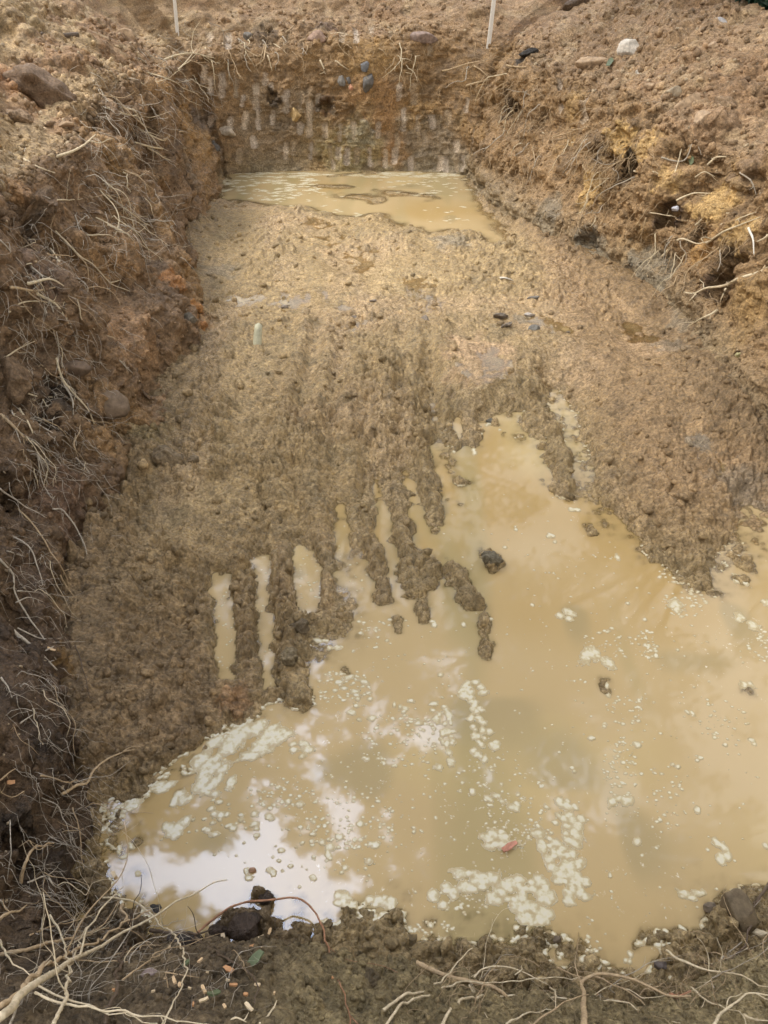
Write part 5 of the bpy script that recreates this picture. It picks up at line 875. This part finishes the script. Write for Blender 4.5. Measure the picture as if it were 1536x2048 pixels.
# ------------------------------------------------------------------ wood chips and leaves
CM = [plain('wood_chip_%d' % k, c, .6, 60, .25, .4, .002, .3, (1, 5, 1)) for k, c in enumerate([(.52, .36, .2), (.42, .22, .10), (.58, .45, .28)])]
def chip(px, py, lpx, wpx, ang, mi, label, name='wood_chip', cat='wood chip', mat=None, group='wood chips on the near bank', lift=.026):
    p, n, d = hit(px, py)
    if name == 'bark_flake': p = Vector((*onz(px, py), .004)); n = Vector((0, 0, 1))
    s = pxsize(p); a = lpx*s*.5; b_ = wpx*s*.4; t = .0025
    v = []; r = random.Random(int(px*7+py)); prof_ = [(-1, .8), (-.55, .95), (0, 1.0), (.5, .95), (1, .7)]
    for z_ in (-1, 1):
        for x_, w2 in prof_:
            for sg in (-1, 1): v.append((x_*a*(1+r.uniform(-.1, .1)), sg*b_*w2*(1+r.uniform(-.25, .25)), z_*t+(x_*x_)*a*.12))
    f = []
    for k in range(4):
        o_ = 2*k; f.append([o_, o_+2, o_+3, o_+1][::1]); f.append([10+o_, 10+o_+1, 10+o_+3, 10+o_+2])
        f.append([o_, 10+o_, 12+o_, o_+2]); f.append([o_+1, o_+3, 13+o_, 11+o_])
    f += [[0, 1, 11, 10], [8, 18, 19, 9]]
    o = np_mesh(name, np.array(v), np.array(f), mat or CM[mi], None, False)
    nn_ = (n+Vector((r.uniform(-.3, .3), r.uniform(-.3, .3), .4))).normalized(); X_ = Vector((math.cos(ang), math.sin(ang), 0)); X_ = (X_-nn_*X_.dot(nn_)).normalized(); Y_ = nn_.cross(X_)
    o.matrix_world = Matrix(((X_.x, Y_.x, nn_.x, p.x+n.x*lift), (X_.y, Y_.y, nn_.y, p.y+n.y*lift), (X_.z, Y_.z, nn_.z, p.z+n.z*lift), (0, 0, 0, 1)))
    return tag(o, label, cat, group)
CH_ = [(267, 1891, 13, 8), (302, 1885, 20, 10), (277, 1911, 9, 6), (447, 1881, 32, 11), (524, 1876, 10, 7), (532, 1862, 12, 7), (520, 1892, 14, 6), (505, 1911, 14, 9), (521, 1917, 10, 6), (412, 1960, 20, 8), (455, 1957, 24, 14), (350, 1982, 22, 8), (362, 1992, 12, 8), (402, 2002, 22, 8), (467, 1992, 16, 8), (515, 1990, 12, 9), (495, 2032, 22, 10),
       (487, 2010, 10, 8), (397, 1942, 14, 7), (405, 2022, 18, 9), (230, 2002, 12, 6), (442, 2027, 10, 7), (232, 1757, 16, 9), (15, 1562, 14, 11), (306, 2005, 7, 5), (340, 1912, 6, 4), (455, 1980, 8, 5), (535, 1920, 8, 4), (375, 1998, 7, 4), (480, 1935, 8, 5), (385, 2030, 10, 5), (540, 2005, 6, 5), (1190, 1985, 8, 4), (1440, 1960, 8, 4), (660, 1975, 5, 4), (95, 1305, 16, 7)]
CH_.sort(key=lambda a: a[1])
cc_ = {}
for k, (px, py, l, w_) in enumerate(CH_):
    mi = k % 3; zone = 'left wall' if px < 240 and py < 1800 else 'near right bank' if px > 540 else 'near left bank'
    key = (mi, l > 13, zone); cc_[key] = cc_.get(key, 0)+1
    chip(px, py, l, w_, random.uniform(0, 3.1), mi, '%s %s wood chip, %s from the top on the %s' % ('large' if l > 13 else 'small', ['tan', 'orange brown', 'cream'][mi], ordn[cc_[key]-1], zone))
chip(1018, 1697, 34, 14, .5, 1, 'reddish bark flake floating on foam in the lower puddle', 'bark_flake', 'bark', plain('bark', (.38, .17, .11), .5, 50, .4, .5, .003), None, .014)
LG = plain('dull_leaf', (.10, .12, .06), .5, 30, .3, .3, .002)
for px, py, l, w_, lab in [(505, 1938, 40, 24, 'dull green leaf among wood chips on the near bank'), (425, 2010, 30, 18, 'dark green leaf near the bottom edge of the near bank'), (375, 1945, 16, 9, 'small green leaf between roots on the near left bank'), (1222, 128, 24, 12, 'grey green leaf on the slab stone of the right spoil bank'), (1385, 320, 20, 12, 'pale green leaf below the boulders of the right rim'), (455, 1957, 6, 4, '')]:
    if lab: chip(px, py, l, w_, 1., 0, lab, 'leaf', 'leaf', LG, 'fallen leaves')

# ------------------------------------------------------------------ loose crumbs over everything (uncountable)
def crumbs(name, P, col, n, rmin, rmax, label, power=2.5):
    k = RS.choice(len(P), n, replace=True); v, f = I1; d = np.linalg.norm(P[k]-np.array([0, 0, 3.]), axis=1)
    r = (rmin+(rmax-rmin)*RS.rand(n)**power*1.0); A = RS.randn(n, 3, 3); q, _ = np.linalg.qr(A); sc_ = np.stack([r, r*RS.uniform(.6, 1, n), r*RS.uniform(.45, .8, n)], 1)
    vv_ = v[None]*(1+.18*RS.randn(n, len(v), 1)); V = np.einsum('nvi,nij->nvj', vv_*sc_[:, None], q)+P[k][:, None]
    F = (f[None]+(np.arange(n)*len(v))[:, None, None]).reshape(-1, 3); c = np.repeat(col[k]*RS.uniform(.75, 1.25, (n, 1)), len(v), 0)
    o = np_mesh(name, V.reshape(-1, 3), F, SOIL, {'Col': np.clip(c, .01, 1), 'Wet': np.full(len(c), .3)}); tag(o, label, 'soil', None, 'stuff')
RGf = RG3.reshape(-1, 3); cgf = colG.reshape(-1, 3)
uR, vR = to_px(RGf[:, 0], np.maximum(RGf[:, 1], .3), RGf[:, 2]); inv = (uR > -250) & (uR < 1800) & (vR > -60) & (vR < 2300) & (RGf[:, 1] > .3) & (WK > 1.5)
sp_ = inv & (WK > 4.4) & (WK < 8.6); wa_ = inv & (WK <= 4.4) & (WN < .5); ne_ = inv & (WN >= .5)
crumbs('soil_crumbs', RGf[sp_], cgf[sp_], 9000, .008, .05, 'loose crumbs and pebbles strewn over the spoil banks', 4)
crumbs('soil_crumbs', RGf[wa_], cgf[wa_], 9000, .004, .028, 'loose crumbs clinging to the pit walls', 3)
crumbs('soil_crumbs', RGf[ne_], cgf[ne_], 6000, .003, .018, 'fine crumbs on the near bank', 3)
fl_ = (dry > .6); crumbs('soil_crumbs', Q[fl_], colF[fl_], 9000, .004, .045, 'crumbs of wet mud over the pit floor', 5)
pk = RS.rand(len(RGf)) < .5
crumbs('pale_grit', RGf[sp_ & pk], np.broadcast_to(np.array((.42, .33, .22)), (int((sp_ & pk).sum()), 3)), 1300, .006, .03, 'pale grit scattered over the spoil banks', 3)
crumbs('pale_grit', RGf[wa_], np.broadcast_to(np.array((.42, .33, .22)), (int(wa_.sum()), 3)), 700, .004, .014, 'pale grit in the pit walls', 3)

# ------------------------------------------------------------------ vegetation
def leaf_mat(name, c1, c2):
    m, nt, b = new_mat(name); L = nt.links.new; g = N(nt, 'ShaderNodeNewGeometry'); r = N(nt, 'ShaderNodeValToRGB')
    r.color_ramp.elements[0].color = (*c1, 1); r.color_ramp.elements[1].color = (*c2, 1); L(g.outputs['Random Per Island'], r.inputs['Fac']); L(r.outputs['Color'], b.inputs['Base Color']); b.inputs['Roughness'].default_value = .5
    return m
LM = leaf_mat('tree_leaves', (.035, .06, .015), (.08, .11, .03)); SHM = leaf_mat('shrub_leaves', (.012, .04, .02), (.03, .09, .045)); BK = plain('bark_grey', (.12, .09, .065), .85, 12, .4, .6, .01)
def leaves(centres, radii, per, size, rs, flat=1.):
    n = len(centres)*per; c = np.repeat(np.array(centres), per, 0); rr_ = np.repeat(np.array(radii), per)[:, None]
    u = rs.randn(n, 3); u /= np.linalg.norm(u, axis=1)[:, None]; p = c+u*rr_*(rs.rand(n, 1)**.45)*np.array([1, 1, flat])
    a = rs.randn(n, 3); a /= np.linalg.norm(a, axis=1)[:, None]; b_ = np.cross(a, rs.randn(n, 3)); b_ /= np.linalg.norm(b_, axis=1)[:, None]
    s = size*rs.uniform(.6, 1.3, (n, 1)); nn_ = np.cross(a, b_)
    q = np.stack([p-a*s, p-b_*s*.45+nn_*s*.1, p+a*s, p+b_*s*.45+nn_*s*.1], 1).reshape(-1, 3)
    return q, np.arange(n*4).reshape(n, 4)
def tree(x, y, zg, blobs, seed, label):
    rs = np.random.RandomState(seed); root_ = bpy.data.objects.new('tree', None); C.objects.link(root_); root_.location = (x, y, zg)
    tag(root_, label, 'tree', 'woodland trees round the pit'); O = np.array([x, y, zg])
    parts = []; mean = np.array([b[:3] for b in blobs]).mean(0)-O
    P = smooth_path([np.array([0, 0, -.5]), mean*np.array([.12, .12, .45])+rs.randn(3)*.15, mean*np.array([.5, .5, .8])], .5); parts.append(tube_arrays(P, np.linspace(.30, .10, len(P)), 8, .05)); cs, rr_ = [], []
    for bx, by, bz, br in blobs:
        c = np.array([bx, by, bz])-O; b0 = P[int(len(P)*rs.uniform(.55, .98))]; q = smooth_path([b0, (b0+c)/2+rs.randn(3)*.3, c], .4); parts.append(tube_arrays(q, np.linspace(.13, .05, len(q)), 6, .05))
        for k in range(16):
            u = rs.randn(3); u /= np.linalg.norm(u); e = c+u*br*rs.uniform(.6, 1.05)*np.array([1, 1, .75]); b1 = q[int(len(q)*rs.uniform(.5, .98))]; m_ = (b1+e)/2+rs.randn(3)*.2
            q2 = smooth_path([b1, m_, e], .4); parts.append(tube_arrays(q2, np.linspace(.05, .012, len(q2)), 4, .05))
            for t in (.45, .75, .95, 1.1): cs.append(b1+(e-b1)*t+rs.randn(3)*.3); rr_.append(rs.uniform(.3, .75)*(br/3.2))
    V, F = merge(parts); np_mesh('trunk', V, F, BK, parent=root_); V, F = leaves(cs, rr_, 75, .11, rs, .8); np_mesh('crown', V, F, LM, None, False, root_)
TREES = [(7.5, 5.0, [(2.9, 4.4, 11.5, 3.3), (4.8, 7, 12, 3.3), (6.8, 3.6, 10, 3.2), (2.0, 8.2, 13, 2.6), (1.3, 5.4, 12.6, 2.0), (.4, 9.5, 14.5, 2.2), (.2, 7.2, 12.8, 1.5), (1.6, 10.5, 14, 2.4), (3.8, 6, 11.5, 2.6)]), (-8.5, 10, [(-3.6, 11.6, 12.2, 2.6), (-3.5, 11.5, 14, 2.3), (-5, 11.3, 14.3, 2.3), (-2, 11.8, 14.1, 2.2), (-7.4, 16.5, 12, 3)]), (-7.5, 3.5, [(-6.2, 4, 10, 2.9), (-5.4, 6.6, 11.5, 1.9), (-4.4, 5.6, 12, 1.3), (-8.6, 5.5, 9, 2.4), (-6.8, .8, 9, 3), (-4.4, 1.2, 8, 2.3), (-3.8, -1.5, 8, 2.5)]),  # third tree: low lobes added out of view, shading the near left
         (0, 25, [(0, 24, 10, 4.5), (-5, 25, 12, 4.5), (4, 24, 14, 4.5), (-1, 23, 16, 4), (-4, 22, 20, 3.6), (3, 22, 19.5, 4), (-.5, 20.5, 21.5, 3), (-1, 17.5, 19.5, 2.4)]), (10.5, 17, [(7, 18, 13, 4), (11, 16, 12, 4), (5, 15, 15, 3.2), (1.6, 15.5, 15.5, 3), (6.5, 20, 20, 3.5), (3.6, 13, 16, 2.6), (6.5, 13, 14, 3)]), (-12, 17, [(-10, 17, 12, 4.2), (-13, 15, 10, 4), (-7, 19, 14.5, 3.4), (-9, 20, 19, 3.6), (-6.4, 17, 18.5, 2.5)]),
         (11, -1, [(9, 0, 10, 3.6), (11, -3, 9, 3.6), (10, 3, 11, 3)]), (-5, -8, [(-5, -7, 10, 3.6), (-8, -5, 9, 3.6), (-2.5, -8, 11, 3)]), (5, -9, [(5, -8, 10, 3.8), (8, -7, 9, 3.4), (2, -9, 12, 3)])]
for k, (x, y, bl_) in enumerate(TREES): tree(x, y, 1.8, bl_, 500+k, 'leafy woodland tree around the pit, mirrored in the muddy water')
# shrub peeping in at the top right corner
p = hit(1528, 24)[0]; rs = np.random.RandomState(5); sh_ = bpy.data.objects.new('shrub', None); C.objects.link(sh_); sh_.location = p; tag(sh_, 'dark green glossy shrub at the top right corner of the spoil bank', 'shrub')
s = pxsize(p); cs = [np.array([rs.uniform(-.12, .6), rs.uniform(-.1, .5), rs.uniform(.0, .5)]) for _ in range(40)]; V, F = leaves(cs, [.15]*40, 90, .06, rs); np_mesh('foliage', V, F, SHM, None, False, sh_)
V, F = merge([tube_arrays(smooth_path([np.array([.4, .5, -.2]), (c+np.array([.4, .5, -.2]))/2+rs.randn(3)*.05, c], .1), np.linspace(.02, .006, len(smooth_path([np.array([.4, .5, -.2]), c/2, c], .1))) if False else None or [.012]*len(smooth_path([np.array([.4, .5, -.2]), (c+np.array([.4, .5, -.2]))/2, c], .1)), 5) for c in cs[:0]] or [tube_arrays(smooth_path([np.array([.4, .5, -.2]), np.array([.45, .55, .3]), np.array([.5, .6, .7])], .08), [.02]*len(smooth_path([np.array([.4, .5, -.2]), np.array([.45, .55, .3]), np.array([.5, .6, .7])], .08)), 6)])
np_mesh('stem', V, F, BK, parent=sh_)
print('verts', sum(len(o.data.vertices) for o in bpy.data.objects if o.type == 'MESH'), 'NSR', NSR, NW, 'floor', FG.shape)
